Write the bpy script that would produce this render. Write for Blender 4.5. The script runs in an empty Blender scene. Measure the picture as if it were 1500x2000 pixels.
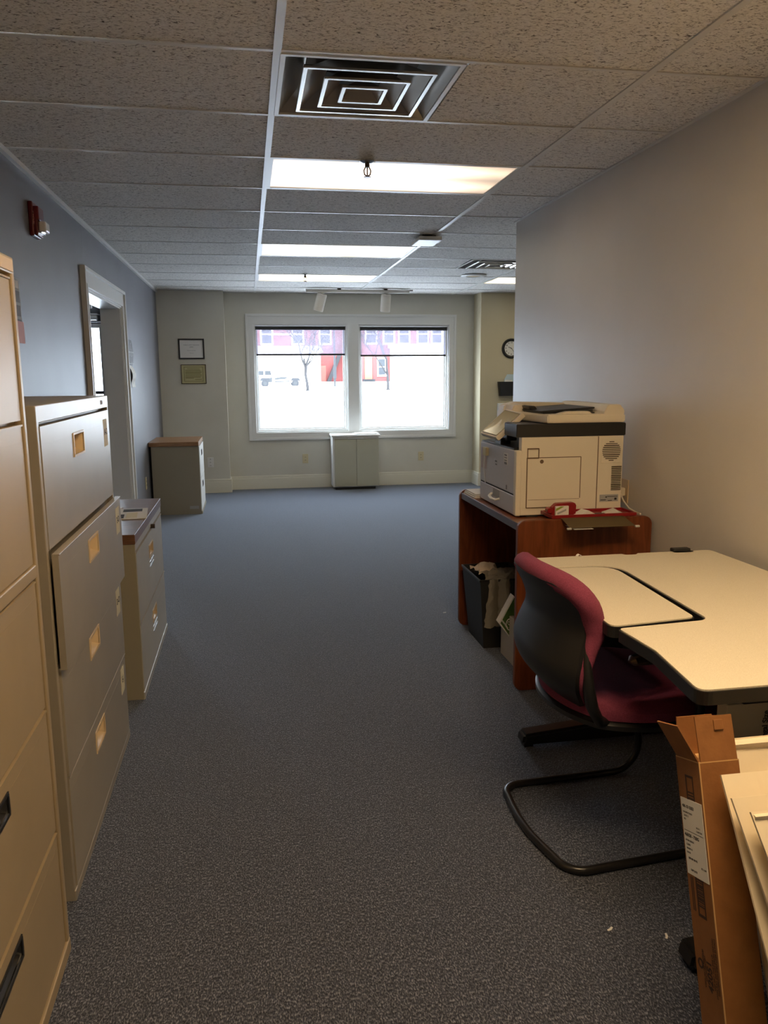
import bpy, bmesh, math, random
from mathutils import Vector, Matrix, Euler
random.seed(7)
PI = math.pi
scn = bpy.context.scene
COL = scn.collection

# ------------------------------------------------------------------ camera
cam_d = bpy.data.cameras.new('camera'); cam = bpy.data.objects.new('camera', cam_d); COL.objects.link(cam)
_f = Vector((0.16396125, 0.97143487, -0.17155468)); _r = Vector((0.98581499, -0.16767697, -0.00729678)); _u = Vector((0.03585411, 0.16792478, 0.98514758))
cam.matrix_world = Matrix(((_r.x, _u.x, -_f.x, -0.12552), (_r.y, _u.y, -_f.y, -2.63165), (_r.z, _u.z, -_f.z, 1.40555), (0, 0, 0, 1)))
cam_d.sensor_fit = 'HORIZONTAL'; cam_d.sensor_width = 36.0; cam_d.lens = 1548.65 / 1500 * 36.0
cam_d.clip_start = 0.05; cam_d.clip_end = 400
scn.camera = cam

# ------------------------------------------------------------------ view and world
vs = scn.view_settings
scn.display_settings.display_device = 'sRGB'
vs.view_transform = 'Standard'; vs.look = 'None'; vs.gamma = 1.0; vs.use_curve_mapping = False
vs.exposure = 1.55
w = bpy.data.worlds.new('overcast_sky'); scn.world = w; w.use_nodes = True
bg = w.node_tree.nodes['Background']; bg.inputs[0].default_value = (0.74, 0.87, 1.0, 1); bg.inputs[1].default_value = 5.6
LAMP = 1.6            # strength of the fluorescent diffusers over the far part
LAMP_COL = (1.0, 0.84, 0.55, 1)
LAMP_NEAR = 11.5       # fresh warm tubes over the near part, behind the viewer
LAMP_NEAR_COL = (1.0, 0.70, 0.385, 1)

def portal(name, loc, sx, sz):
    d = bpy.data.lights.new(name, 'AREA'); d.shape = 'RECTANGLE'; d.size = sx; d.size_y = sz
    d.cycles.is_portal = True
    o = bpy.data.objects.new(name, d); COL.objects.link(o); o.location = loc; o.rotation_euler = (-PI/2, 0, 0)
    return o
portal('window_portal', (0.54, 7.46, 1.36), 1.10, 1.32)
portal('window_portal', (1.82, 7.46, 1.36), 1.10, 1.32)
portal('entrance_portal', (-2.2, 7.2, 1.3), 1.0, 2.4)

# ------------------------------------------------------------------ materials
def mat(name, col, rough=0.6, metal=0.0, spec=0.5, **k):
    m = bpy.data.materials.new(name); m.use_nodes = True
    nt = m.node_tree; b = nt.nodes['Principled BSDF']
    b.inputs['Base Color'].default_value = (*col, 1); b.inputs['Roughness'].default_value = rough
    b.inputs['Metallic'].default_value = metal; b.inputs['Specular IOR Level'].default_value = spec
    for kk, v in k.items():
        b.inputs[kk.replace('_', ' ')].default_value = v
    return m
def noise_col(m, c1, c2, scale=20, detail=4, lo=0.35, hi=0.65, stretch=(1, 1, 1), bump=0.0, bscale=None, rough=None):
    nt = m.node_tree; b = nt.nodes['Principled BSDF']
    tc = nt.nodes.new('ShaderNodeTexCoord'); mp = nt.nodes.new('ShaderNodeMapping'); mp.inputs['Scale'].default_value = stretch
    n = nt.nodes.new('ShaderNodeTexNoise'); n.inputs['Scale'].default_value = scale; n.inputs['Detail'].default_value = detail
    r = nt.nodes.new('ShaderNodeValToRGB'); r.color_ramp.elements[0].position = lo; r.color_ramp.elements[1].position = hi
    r.color_ramp.elements[0].color = (*c1, 1); r.color_ramp.elements[1].color = (*c2, 1)
    L = nt.links.new
    L(tc.outputs['Object'], mp.inputs[0]); L(mp.outputs[0], n.inputs['Vector']); L(n.outputs['Fac'], r.inputs[0]); L(r.outputs[0], b.inputs['Base Color'])
    if bump:
        n2 = nt.nodes.new('ShaderNodeTexNoise'); n2.inputs['Scale'].default_value = bscale or scale; n2.inputs['Detail'].default_value = 3
        L(mp.outputs[0], n2.inputs['Vector'])
        bp = nt.nodes.new('ShaderNodeBump'); bp.inputs['Strength'].default_value = bump; bp.inputs['Distance'].default_value = 0.002
        L(n2.outputs['Fac'], bp.inputs['Height']); L(bp.outputs[0], b.inputs['Normal'])
    return m
M = {}
M['wall'] = noise_col(mat('greige_wall_paint', (.5, .5, .5), .5), (.60, .58, .50), (.63, .61, .53), 3, bump=.25, bscale=260)
M['wall_tan'] = noise_col(mat('tan_wall_paint', (.5, .5, .5), .5), (.56, .49, .33), (.58, .51, .35), 3, bump=.25, bscale=260)
M['wall_warm'] = noise_col(mat('beige_wall_paint', (.5, .5, .5), .42), (.66, .62, .57), (.69, .65, .60), 3, bump=.25, bscale=260)
M['wall_blue'] = noise_col(mat('blue_grey_wall_paint', (.3, .3, .35), .46), (.165, .164, .180), (.18, .179, .195), 3, bump=.25, bscale=260)
M['trim'] = mat('white_gloss_trim_paint', (.72, .72, .70), .35)
M['cream_trim'] = mat('cream_baseboard_paint', (.72, .69, .58), .35)
M['black'] = mat('black_plastic', (.012, .012, .013), .38)
M['black_matte'] = mat('black_matte_plastic', (.02, .02, .02), .6)
M['black_metal'] = mat('black_painted_steel', (.018, .017, .017), .28, .2)
M['dark'] = mat('dark_gap', (.01, .009, .008), .8)
M['chrome'] = mat('chrome', (.75, .74, .72), .18, 1.0)
M['white_plastic'] = mat('white_plastic', (.72, .71, .68), .4)
M['cream'] = mat('cream_plastic', (.80, .73, .60), .42)
M['panelgrey'] = mat('light_grey_printer_plastic', (.60, .59, .61), .42)
M['cab_tan'] = noise_col(mat('tan_enamel_steel', (.5, .45, .35), .40, .35, .5), (.40, .36, .295), (.43, .385, .315), 6)
M['cab_near'] = noise_col(mat('beige_enamel_steel', (.5, .42, .3), .42, .25, .5), (.40, .32, .205), (.43, .345, .225), 6)
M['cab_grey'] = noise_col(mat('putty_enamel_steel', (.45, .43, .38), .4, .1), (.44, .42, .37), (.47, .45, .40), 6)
M['cab_shaded'] = mat('putty_steel_shaded', (.31, .28, .21), .45)  # darker copy of the putty steel, shade of camera-facing sides put into the colour
M['handle'] = mat('tan_pull_plastic', (.62, .48, .30), .4)
M['label_card'] = mat('pale_yellow_card', (.72, .66, .46), .7)
M['ink'] = mat('dark_ink', (.04, .035, .035), .8)
M['red'] = mat('red_plastic', (.26, .008, .012), .3)
M['darkred'] = mat('fire_alarm_red', (.13, .004, .008), .35)
M['maroon'] = noise_col(mat('maroon_chair_fabric', (.2, .03, .07), .9), (.17, .025, .06), (.23, .038, .085), 300, bump=.6, bscale=900)
M['desk'] = noise_col(mat('cream_speckled_laminate', (.7, .62, .45), .45), (.66, .60, .47), (.75, .69, .56), 420, 2, .42, .58)
M['paper'] = mat('white_paper', (.78, .77, .74), .75)
M['pink'] = mat('pink_paper', (.75, .42, .42), .75)
M['grey_print'] = mat('grey_printed_ink', (.22, .22, .23), .75)
M['mid_print'] = mat('mid_grey_ink', (.40, .40, .41), .75)
M['aged'] = mat('aged_parchment', (.50, .46, .25), .7)
M['olive'] = mat('olive_hanging_folder_card', (.11, .075, .028), .7)
M['green'] = mat('green_carton_print', (.05, .12, .02), .5)
M['kraft'] = noise_col(mat('kraft_cardboard', (.4, .2, .07), .75), (.235, .094, .024), (.27, .11, .03), 30, bump=.3, bscale=90)
M['spot_white'] = mat('white_enamel_lamp', (.66, .62, .55), .4)
M['bronze'] = mat('dark_bronze', (.09, .065, .045), .32, .8)
M['grid'] = mat('white_ceiling_grid_steel', (.70, .69, .66), .4)
M['alum'] = mat('brushed_aluminium', (.62, .60, .57), .28, .9)
M['duct'] = mat('dark_duct', (.035, .03, .025), .7)
M['snow'] = mat('snow', (.88, .89, .92), .9)
M['trunk'] = mat('grey_bark', (.022, .019, .019), .9)
M['asph'] = mat('pole_paint', (.018, .019, .021), .7)
M['truck'] = mat('silver_truck_paint', (.018, .019, .02), .4)
M['tyre'] = mat('tyre_rubber', (.025, .025, .028), .8)
M['steel_window'] = mat('window_reflection_glass', (.014, .018, .024), .3)
M['lino'] = mat('foyer_floor', (.35, .34, .33), .5)

def wood(name, c1, c2, scale, stretch, rough=.4):
    m = mat(name, c1, rough)
    nt = m.node_tree; b = nt.nodes['Principled BSDF']; L = nt.links.new
    tc = nt.nodes.new('ShaderNodeTexCoord'); mp = nt.nodes.new('ShaderNodeMapping'); mp.inputs['Scale'].default_value = stretch
    n = nt.nodes.new('ShaderNodeTexNoise'); n.inputs['Scale'].default_value = scale; n.inputs['Detail'].default_value = 6; n.inputs['Distortion'].default_value = 1.2
    r = nt.nodes.new('ShaderNodeValToRGB'); r.color_ramp.elements[0].position = .36; r.color_ramp.elements[1].position = .64
    r.color_ramp.elements[0].color = (*c1, 1); r.color_ramp.elements[1].color = (*c2, 1)
    L(tc.outputs['Object'], mp.inputs[0]); L(mp.outputs[0], n.inputs['Vector']); L(n.outputs['Fac'], r.inputs[0]); L(r.outputs[0], b.inputs['Base Color'])
    return m
M['oak'] = wood('red_oak_laminate', (.13, .030, .008), (.21, .056, .017), 6, (6, 6, .6))
M['oak_top'] = wood('red_oak_laminate_top', (.15, .04, .014), (.24, .075, .03), 6, (.6, 8, 8), .3)
M['walnut'] = wood('walnut_laminate_top', (.13, .06, .03), (.21, .10, .05), 8, (.8, 9, 9), .3)
M['walnut_lt'] = wood('light_walnut_laminate_top', (.24, .12, .05), (.34, .18, .08), 8, (.8, 9, 9), .4)

def carpet():
    m = mat('blue_grey_loop_carpet', (.1, .1, .12), .95, 0, .15)
    nt = m.node_tree; b = nt.nodes['Principled BSDF']; L = nt.links.new
    b.inputs['Sheen Weight'].default_value = .5; b.inputs['Sheen Roughness'].default_value = .45; b.inputs['Sheen Tint'].default_value = (.75, .85, 1, 1)
    tc = nt.nodes.new('ShaderNodeTexCoord')
    mp = nt.nodes.new('ShaderNodeMapping'); mp.inputs['Scale'].default_value = (1, .45, 1)
    n1 = nt.nodes.new('ShaderNodeTexNoise'); n1.inputs['Scale'].default_value = 300; n1.inputs['Detail'].default_value = 3
    r1 = nt.nodes.new('ShaderNodeValToRGB'); e = r1.color_ramp.elements
    e[0].position = .36; e[0].color = (.014, .017, .029, 1); e[1].position = .66; e[1].color = (.20, .212, .255, 1)
    k = e.new(.5); k.color = (.046, .051, .073, 1)
    n2 = nt.nodes.new('ShaderNodeTexNoise'); n2.inputs['Scale'].default_value = 110; n2.inputs['Detail'].default_value = 2
    r2 = nt.nodes.new('ShaderNodeValToRGB'); r2.color_ramp.elements[0].position = .35; r2.color_ramp.elements[1].position = .65; r2.color_ramp.elements[0].color = (.62, .62, .62, 1); r2.color_ramp.elements[1].color = (1.38, 1.38, 1.38, 1)
    mx = nt.nodes.new('ShaderNodeMix'); mx.data_type = 'RGBA'; mx.blend_type = 'MULTIPLY'; mx.clamp_result = False; mx.inputs[0].default_value = 1
    L(tc.outputs['Object'], mp.inputs[0]); L(mp.outputs[0], n1.inputs['Vector']); L(tc.outputs['Object'], n2.inputs['Vector'])
    L(n1.outputs['Fac'], r1.inputs[0]); L(n2.outputs['Fac'], r2.inputs[0])
    L(r1.outputs[0], mx.inputs[6]); L(r2.outputs[0], mx.inputs[7]); L(mx.outputs[2], b.inputs['Base Color'])
    bp = nt.nodes.new('ShaderNodeBump'); bp.inputs['Strength'].default_value = .8; bp.inputs['Distance'].default_value = .004
    L(n1.outputs['Fac'], bp.inputs['Height']); L(bp.outputs[0], b.inputs['Normal'])
    return m
M['carpet'] = carpet()

def tile():
    m = mat('fissured_mineral_ceiling_tile', (.6, .6, .58), .9, 0, .2)
    nt = m.node_tree; b = nt.nodes['Principled BSDF']; L = nt.links.new
    tc = nt.nodes.new('ShaderNodeTexCoord')
    mp = nt.nodes.new('ShaderNodeMapping'); mp.inputs['Scale'].default_value = (1, 1.7, 1)
    n1 = nt.nodes.new('ShaderNodeTexNoise'); n1.inputs['Scale'].default_value = 62; n1.inputs['Detail'].default_value = 4; n1.inputs['Distortion'].default_value = 1.4
    r1 = nt.nodes.new('ShaderNodeValToRGB'); e = r1.color_ramp.elements
    e[0].position = .30; e[0].color = (.10, .09, .08, 1); e[1].position = .45; e[1].color = (.76, .73, .69, 1)
    k = e.new(.60); k.color = (.86, .84, .80, 1)
    L(tc.outputs['Object'], mp.inputs[0]); L(mp.outputs[0], n1.inputs['Vector']); L(n1.outputs['Fac'], r1.inputs[0]); L(r1.outputs[0], b.inputs['Base Color'])
    bp = nt.nodes.new('ShaderNodeBump'); bp.inputs['Strength'].default_value = .7; bp.inputs['Distance'].default_value = .003
    L(n1.outputs['Fac'], bp.inputs['Height']); L(bp.outputs[0], b.inputs['Normal'])
    return m
M['tile'] = tile()

def corrugated():
    m = mat('cream_corrugated_board', (.82, .72, .54), .7)
    nt = m.node_tree; b = nt.nodes['Principled BSDF']; L = nt.links.new
    tc = nt.nodes.new('ShaderNodeTexCoord')
    wv = nt.nodes.new('ShaderNodeTexWave'); wv.wave_type = 'BANDS'; wv.bands_direction = 'Y'; wv.inputs['Scale'].default_value = 38; wv.inputs['Distortion'].default_value = .8; wv.inputs['Detail'].default_value = 1
    bp = nt.nodes.new('ShaderNodeBump'); bp.inputs['Strength'].default_value = .35; bp.inputs['Distance'].default_value = .002
    L(tc.outputs['Object'], wv.inputs['Vector']); L(wv.outputs['Fac'], bp.inputs['Height']); L(bp.outputs[0], b.inputs['Normal'])
    return m
M['corr'] = corrugated()

def brick():
    m = mat('red_brick', (.3, .08, .06), .9)
    nt = m.node_tree; b = nt.nodes['Principled BSDF']; L = nt.links.new
    tc = nt.nodes.new('ShaderNodeTexCoord'); mp = nt.nodes.new('ShaderNodeMapping'); mp.inputs['Rotation'].default_value = (PI/2, 0, 0)
    bk = nt.nodes.new('ShaderNodeTexBrick'); bk.inputs['Scale'].default_value = 2.2
    bk.inputs['Color1'].default_value = (.20, .045, .04, 1); bk.inputs['Color2'].default_value = (.17, .038, .035, 1); bk.inputs['Mortar'].default_value = (.22, .09, .08, 1)
    L(tc.outputs['Object'], mp.inputs[0]); L(mp.outputs[0], bk.inputs['Vector']); L(bk.outputs[0], b.inputs['Base Color'])
    return m
M['brick'] = brick()

def glass(name, tint=(1, 1, 1), fac=.04):
    m = bpy.data.materials.new(name); m.use_nodes = True; nt = m.node_tree; nt.nodes.remove(nt.nodes['Principled BSDF'])
    out = nt.nodes['Material Output']; t = nt.nodes.new('ShaderNodeBsdfTransparent'); t.inputs[0].default_value = (*tint, 1)
    g = nt.nodes.new('ShaderNodeBsdfGlossy'); g.inputs['Roughness'].default_value = .03
    mx = nt.nodes.new('ShaderNodeMixShader'); mx.inputs[0].default_value = fac
    nt.links.new(t.outputs[0], mx.inputs[1]); nt.links.new(g.outputs[0], mx.inputs[2]); nt.links.new(mx.outputs[0], out.inputs[0])
    return m
M['glass'] = glass('window_glass')
def mesh_fabric(name, trans, col, cover=.5):
    m = bpy.data.materials.new(name); m.use_nodes = True; nt = m.node_tree; b = nt.nodes['Principled BSDF']
    b.inputs['Base Color'].default_value = (*col, 1); b.inputs['Roughness'].default_value = .8
    out = nt.nodes['Material Output']; t = nt.nodes.new('ShaderNodeBsdfTransparent'); t.inputs[0].default_value = (*trans, 1)
    mx = nt.nodes.new('ShaderNodeMixShader'); mx.inputs[0].default_value = cover
    nt.links.new(t.outputs[0], mx.inputs[1]); nt.links.new(b.outputs[0], mx.inputs[2]); nt.links.new(mx.outputs[0], out.inputs[0])
    return m
M['shade'] = mesh_fabric('grey_solar_screen_fabric', (.74, .72, .77), (.06, .06, .07), .34)
_nt = M['shade'].node_tree; _mx = _nt.nodes['Mix Shader']; _tl = _nt.nodes.new('ShaderNodeBsdfTranslucent'); _tl.inputs[0].default_value = (.17, .163, .182, 1)
_ad = _nt.nodes.new('ShaderNodeAddShader'); _nt.links.new(_nt.nodes['Principled BSDF'].outputs[0], _ad.inputs[0]); _nt.links.new(_tl.outputs[0], _ad.inputs[1]); _nt.links.new(_ad.outputs[0], _mx.inputs[2])
M['bag'] = mesh_fabric('translucent_bin_liner', (.7, .68, .62), (.46, .42, .34))
M['clearpl'] = mat('clear_strobe_plastic', (.85, .85, .85), .12)

def diffuser(name, strength, col):
    # milky acrylic over two fluorescent tubes
    m = bpy.data.materials.new(name); m.use_nodes = True; nt = m.node_tree; b = nt.nodes['Principled BSDF']; L = nt.links.new
    b.inputs['Base Color'].default_value = (.7, .68, .62, 1); b.inputs['Roughness'].default_value = .4
    tc = nt.nodes.new('ShaderNodeTexCoord'); sx = nt.nodes.new('ShaderNodeSeparateXYZ')
    mth = nt.nodes.new('ShaderNodeMath'); mth.operation = 'MULTIPLY_ADD'; mth.inputs[1].default_value = 1 / .6; mth.inputs[2].default_value = .5
    r = nt.nodes.new('ShaderNodeValToRGB'); e = r.color_ramp.elements
    e[0].position = 0; e[0].color = (.30,) * 3 + (1,); e[1].position = 1; e[1].color = (.30,) * 3 + (1,)
    for p, v in ((.25, 1.0), (.5, .42), (.75, 1.0)):
        k = e.new(p); k.color = (v, v, v, 1)
    mx = nt.nodes.new('ShaderNodeMath'); mx.operation = 'MULTIPLY'; mx.inputs[1].default_value = strength
    L(tc.outputs['Object'], sx.inputs[0]); L(sx.outputs[1], mth.inputs[0]); L(mth.outputs[0], r.inputs[0])
    ab = nt.nodes.new('ShaderNodeMath'); ab.operation = 'ABSOLUTE'; L(sx.outputs[0], ab.inputs[0])
    mr = nt.nodes.new('ShaderNodeMapRange'); mr.inputs[1].default_value = .30; mr.inputs[2].default_value = .61; mr.inputs[3].default_value = 1; mr.inputs[4].default_value = .45
    L(ab.outputs[0], mr.inputs[0])
    m2 = nt.nodes.new('ShaderNodeMath'); m2.operation = 'MULTIPLY'
    L(r.outputs[0], m2.inputs[0]); L(mr.outputs[0], m2.inputs[1]); L(m2.outputs[0], mx.inputs[0])
    L(mx.outputs[0], b.inputs['Emission Strength']); b.inputs['Emission Color'].default_value = col
    return m
M['diff'] = diffuser('fluorescent_diffuser', LAMP, LAMP_COL)
M['diff_pink'] = diffuser('peach_fluorescent_diffuser', LAMP*.50, (1.0, .74, .52, 1))
M['diff_warm'] = diffuser('warm_fluorescent_diffuser', LAMP_NEAR, LAMP_NEAR_COL)

# ------------------------------------------------------------------ mesh helpers
class MB:
    def __init__(s): s.bm = bmesh.new()
    def _merge(s, b, mx=None):
        if mx is not None: bmesh.ops.transform(b, matrix=mx, verts=b.verts)
        me = bpy.data.meshes.new('t'); b.to_mesh(me); b.free(); s.bm.from_mesh(me); bpy.data.meshes.remove(me); return s
    def box(s, x0, x1, y0, y1, z0, z1, bev=0, mx=None, seg=2):
        s.n = getattr(s, 'n', 0)+1; e_ = .00012*(s.n % 5); x0 -= e_; x1 += e_; y0 -= e_; y1 += e_; z0 -= e_ if z0 > .002 else 0; z1 += e_
        b = bmesh.new(); bmesh.ops.create_cube(b, size=1)
        bmesh.ops.scale(b, vec=(x1-x0, y1-y0, z1-z0), verts=b.verts); bmesh.ops.translate(b, vec=((x0+x1)/2, (y0+y1)/2, (z0+z1)/2), verts=b.verts)
        if bev: bmesh.ops.bevel(b, geom=list(b.edges), offset=bev, segments=seg, affect='EDGES', profile=.5)
        return s._merge(b, mx)
    def prism(s, pts, axis, a0, a1, bev=0, mx=None):
        """polygon pts in the two other axes (order xyz without axis), extruded a0..a1"""
        b = bmesh.new()
        def P(p, a):
            return {'x': (a, p[0], p[1]), 'y': (p[0], a, p[1]), 'z': (p[0], p[1], a)}[axis]
        v0 = [b.verts.new(P(p, a0)) for p in pts]; v1 = [b.verts.new(P(p, a1)) for p in pts]
        b.faces.new(v0); b.faces.new(v1[::-1]); n = len(pts)
        for i in range(n): b.faces.new((v0[i], v1[i], v1[(i+1) % n], v0[(i+1) % n]))
        bmesh.ops.recalc_face_normals(b, faces=b.faces)
        if bev: bmesh.ops.bevel(b, geom=list(b.edges), offset=bev, segments=2, affect='EDGES')
        return s._merge(b, mx)
    def cyl(s, c, r, h, axis='z', n=24, r2=None, mx=None):
        b = bmesh.new(); bmesh.ops.create_cone(b, cap_ends=True, segments=n, radius1=r, radius2=r if r2 is None else r2, depth=h)
        R = {'z': Matrix(), 'x': Matrix.Rotation(PI/2, 4, 'Y'), 'y': Matrix.Rotation(-PI/2, 4, 'X')}[axis]
        bmesh.ops.transform(b, matrix=Matrix.Translation(c) @ R, verts=b.verts); return s._merge(b, mx)
    def lathe(s, prof, c=(0, 0, 0), n=28, mx=None):
        b = bmesh.new(); rings = []
        for r, z in prof: rings.append([b.verts.new((c[0]+r*math.cos(2*PI*i/n), c[1]+r*math.sin(2*PI*i/n), c[2]+z)) for i in range(n)])
        for a, bb in zip(rings, rings[1:]):
            for i in range(n): b.faces.new((a[i], a[(i+1) % n], bb[(i+1) % n], bb[i]))
        bmesh.ops.remove_doubles(b, verts=b.verts, dist=1e-5)
        return s._merge(b, mx)
    def tube(s, pts, r, n=10, caps=True, flat=1.0, closed=False):
        pts = [Vector(p) for p in pts]; b = bmesh.new(); rings = []
        N = len(pts); up = None
        for i, p in enumerate(pts):
            t = (pts[(i+1) % N]-pts[i-1]) if (closed or 0 < i < N-1) else (pts[1]-pts[0] if i == 0 else pts[-1]-pts[-2])
            t.normalize()
            if up is None: up = Vector((0, 0, 1)) if abs(t.z) < .9 else Vector((1, 0, 0))
            sd = t.cross(up)
            if sd.length < 1e-4: sd = t.cross(Vector((0, 1, 0)))
            sd.normalize(); up = sd.cross(t).normalized()
            rr = r[i] if isinstance(r, (list, tuple)) else r
            rings.append([b.verts.new(p + sd*rr*math.cos(2*PI*k/n) + up*rr*flat*math.sin(2*PI*k/n)) for k in range(n)])
        lst = list(zip(rings, rings[1:])) + ([(rings[-1], rings[0])] if closed else [])
        for a, c in lst:
            for k in range(n): b.faces.new((a[k], a[(k+1) % n], c[(k+1) % n], c[k]))
        if caps and not closed: b.faces.new(rings[0][::-1]); b.faces.new(rings[-1])
        bmesh.ops.recalc_face_normals(b, faces=b.faces)
        return s._merge(b)
    def poly(s, pts):
        s.bm.faces.new([s.bm.verts.new(p) for p in pts]); return s
    def grid(s, fn, nu, nv, th=None):
        """fn(u,v) u,v in 0..1 -> point ; th(u,v)->vector makes a closed shell"""
        b = bmesh.new()
        A = [[b.verts.new(fn(i/nu, j/nv)) for j in range(nv+1)] for i in range(nu+1)]
        for i in range(nu):
            for j in range(nv): b.faces.new((A[i][j], A[i+1][j], A[i+1][j+1], A[i][j+1]))
        if th:
            B = [[b.verts.new(Vector(fn(i/nu, j/nv)) + Vector(th(i/nu, j/nv))) for j in range(nv+1)] for i in range(nu+1)]
            for i in range(nu):
                for j in range(nv): b.faces.new((B[i][j+1], B[i+1][j+1], B[i+1][j], B[i][j]))
            for i in range(nu):
                b.faces.new((A[i+1][0], A[i][0], B[i][0], B[i+1][0])); b.faces.new((A[i][nv], A[i+1][nv], B[i+1][nv], B[i][nv]))
            for j in range(nv):
                b.faces.new((A[0][j], A[0][j+1], B[0][j+1], B[0][j])); b.faces.new((A[nu][j+1], A[nu][j], B[nu][j], B[nu][j+1]))
        bmesh.ops.remove_doubles(b, verts=b.verts, dist=1e-5)
        bmesh.ops.recalc_face_normals(b, faces=b.faces)
        return s._merge(b)
MW = {}
def tag(o, label=None, cat=None, group=None, kind=None):
    if label: o['label'] = label
    if cat: o['category'] = cat
    if group: o['group'] = group
    if kind: o['kind'] = kind
    return o
def thing(name, label, cat, loc=(0, 0, 0), rot=(0, 0, 0), group=None):
    o = bpy.data.objects.new(name, None); COL.objects.link(o); o.location = loc; o.rotation_euler = rot
    o.empty_display_size = .1
    MW[o.name] = Matrix.Translation(loc) @ Euler(rot).to_matrix().to_4x4()
    return tag(o, label, cat, group)
def part(name, mb, m, parent=None, local=False, smooth=False, label=None):
    """link a mesh; coordinates given in world space unless local"""
    bm = mb.bm
    if parent is not None:
        if not local: bmesh.ops.transform(bm, matrix=MW[parent.name].inverted(), verts=bm.verts)
        off = None
    else:
        c = Vector((0, 0, 0)); xs = [v.co for v in bm.verts]
        c = Vector(((min(v.x for v in xs)+max(v.x for v in xs))/2, (min(v.y for v in xs)+max(v.y for v in xs))/2, min(v.z for v in xs)))
        bmesh.ops.translate(bm, vec=-c, verts=bm.verts); off = c
    me = bpy.data.meshes.new(name)
    if smooth:
        for f in bm.faces: f.smooth = True
        for e in bm.edges:
            if len(e.link_faces) == 2 and e.calc_face_angle(0) > math.radians(38): e.smooth = False
    bm.to_mesh(me); bm.free()
    mm = M[m] if isinstance(m, str) else m
    me.materials.append(mm)
    o = bpy.data.objects.new(name, me); COL.objects.link(o)
    if parent is not None: o.parent = parent; MW[o.name] = MW[parent.name].copy()
    else: o.location = off; MW[o.name] = Matrix.Translation(off)
    if label: o['label'] = label
    return o
def struct(name, mb, m, parent=None, smooth=False):
    o = part(name, mb, m, parent, smooth=smooth)
    if parent is None: o['kind'] = 'structure'
    return o
def dup(root, loc, label, rotz=None):
    r = root.copy(); COL.objects.link(r); r.location = loc
    if rotz is not None: r.rotation_euler = (0, 0, rotz)
    r['label'] = label
    for ch in list(root.children):
        c = ch.copy(); COL.objects.link(c); c.parent = r
        for g in ch.children:
            d = g.copy(); COL.objects.link(d); d.parent = c
    return r
def text_mb(mb, s, size, mx, depth=.0006, bold=False):
    """adds flat lettering (x right, y up) through matrix mx to the builder"""
    cu = bpy.data.curves.new('lettering', 'FONT'); cu.body = s; cu.size = size; cu.extrude = depth; cu.align_x = 'CENTER'; cu.align_y = 'CENTER'
    if bold: cu.offset = size*.025
    ob = bpy.data.objects.new('lettering', cu); COL.objects.link(ob)
    dg = bpy.context.evaluated_depsgraph_get(); dg.update()
    me = bpy.data.meshes.new_from_object(ob.evaluated_get(dg)); me.transform(mx)
    mb.bm.from_mesh(me); bpy.data.objects.remove(ob); bpy.data.curves.remove(cu); bpy.data.meshes.remove(me)
    return mb
def frame_mx(origin, xdir, ydir):
    x = Vector(xdir).normalized(); y = Vector(ydir).normalized(); z = x.cross(y)
    return Matrix(((x.x, y.x, z.x, origin[0]), (x.y, y.y, z.y, origin[1]), (x.z, y.z, z.z, origin[2]), (0, 0, 0, 1)))

# ------------------------------------------------------------------ the room
T = .6096; CZ = 2.3747; XL = -1.1334; XR = 1.647; YB = -5.2; YW = 7.315; YP = 7.10; YQ = 7.0; XA = 5.2; YC = 2.577
# floor
struct('floor', MB().box(XL-.15, XA, YB, YW+.02, -.12, 0), 'carpet')
# left wall with doorway
DY0, DY1, DZ = 2.88, 4.30, 1.955
mb = MB().box(XL-.15, XL, YB, DY0, 0, CZ+.05).box(XL-.15, XL, DY1, YW+.2, 0, CZ+.05).box(XL-.15, XL, DY0, DY1, DZ, CZ+.05)
struct('wall_left', mb, 'wall_blue')
# right wall, ends at YC; the room widens behind it
mb = MB().box(XR, XR+.12, YB, YC, 0, CZ+.05).box(XR+.12, XA, YC-.12, YC, 0, CZ+.05)
struct('wall_right', mb, 'wall_warm')
struct('wall_back', MB().box(XL-.15, XR+.12, YB-.12, YB, 0, CZ+.05), 'wall_warm')
struct('wall_alcove', MB().box(XA, XA+.12, YC-.12, YW+.2, 0, CZ+.05), 'wall')
# far wall: window recess between two shallow piers
W1 = (-.035, 1.112, .70, 2.005); W2 = (1.248, 2.40, .695, 2.0)
yb, yf = YW, YW+.20
mb = MB()
mb.box(XL, -.372, YP, yf, 0, CZ+.05)
struct('wall_far_right', MB().box(2.722, XA, YQ, yf, 0, CZ+.05), 'wall_tan')
mb.box(-.372, 2.722, yb, yf, 0, W2[2]); mb.box(-.372, 2.722, yb, yf, W1[3], CZ+.05)
mb.box(-.372, W1[0], yb, yf, W2[2], W1[3]); mb.box(W1[1], W2[0], yb, yf, W2[2], W1[3]); mb.box(W2[1], 2.722, yb, yf, W2[2], W1[3])
struct('wall_far', mb, 'wall')
# ceiling: tiles laid cell by cell, open where a fixture sits
lamps = [(0, 2), (0, 6), (0, 9), (2, 9), (0, -3), (0, -8), (2, 5), (3, 9)]   # column edge (in 4 ft), row
open_cells = set()
for (c, k) in lamps:
    x2 = {0: 0, 2: 4, 3: 6}[c]; open_cells.add((x2, k)); open_cells.add((x2+1, k))
open_cells |= {(0, 0), (3, 7)}
mb = MB(); z = CZ + .004
def xclip(v): return max(XL, v)
for k in range(-9, 13):
    for i in range(-2, 9):
        x0, x1, y0, y1 = i*T, (i+1)*T, k*T, (k+1)*T
        if (i, k) in open_cells: continue
        x0 = max(x0, XL); x1 = min(x1, XA); y0 = max(y0, YB); y1 = min(y1, YW+.01)
        if x1 <= x0 or y1 <= y0: continue
        mb.box(x0, x1, y0+.0112, y1-.0112, z, z+.016)
struct('ceiling', mb, 'tile')
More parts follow.
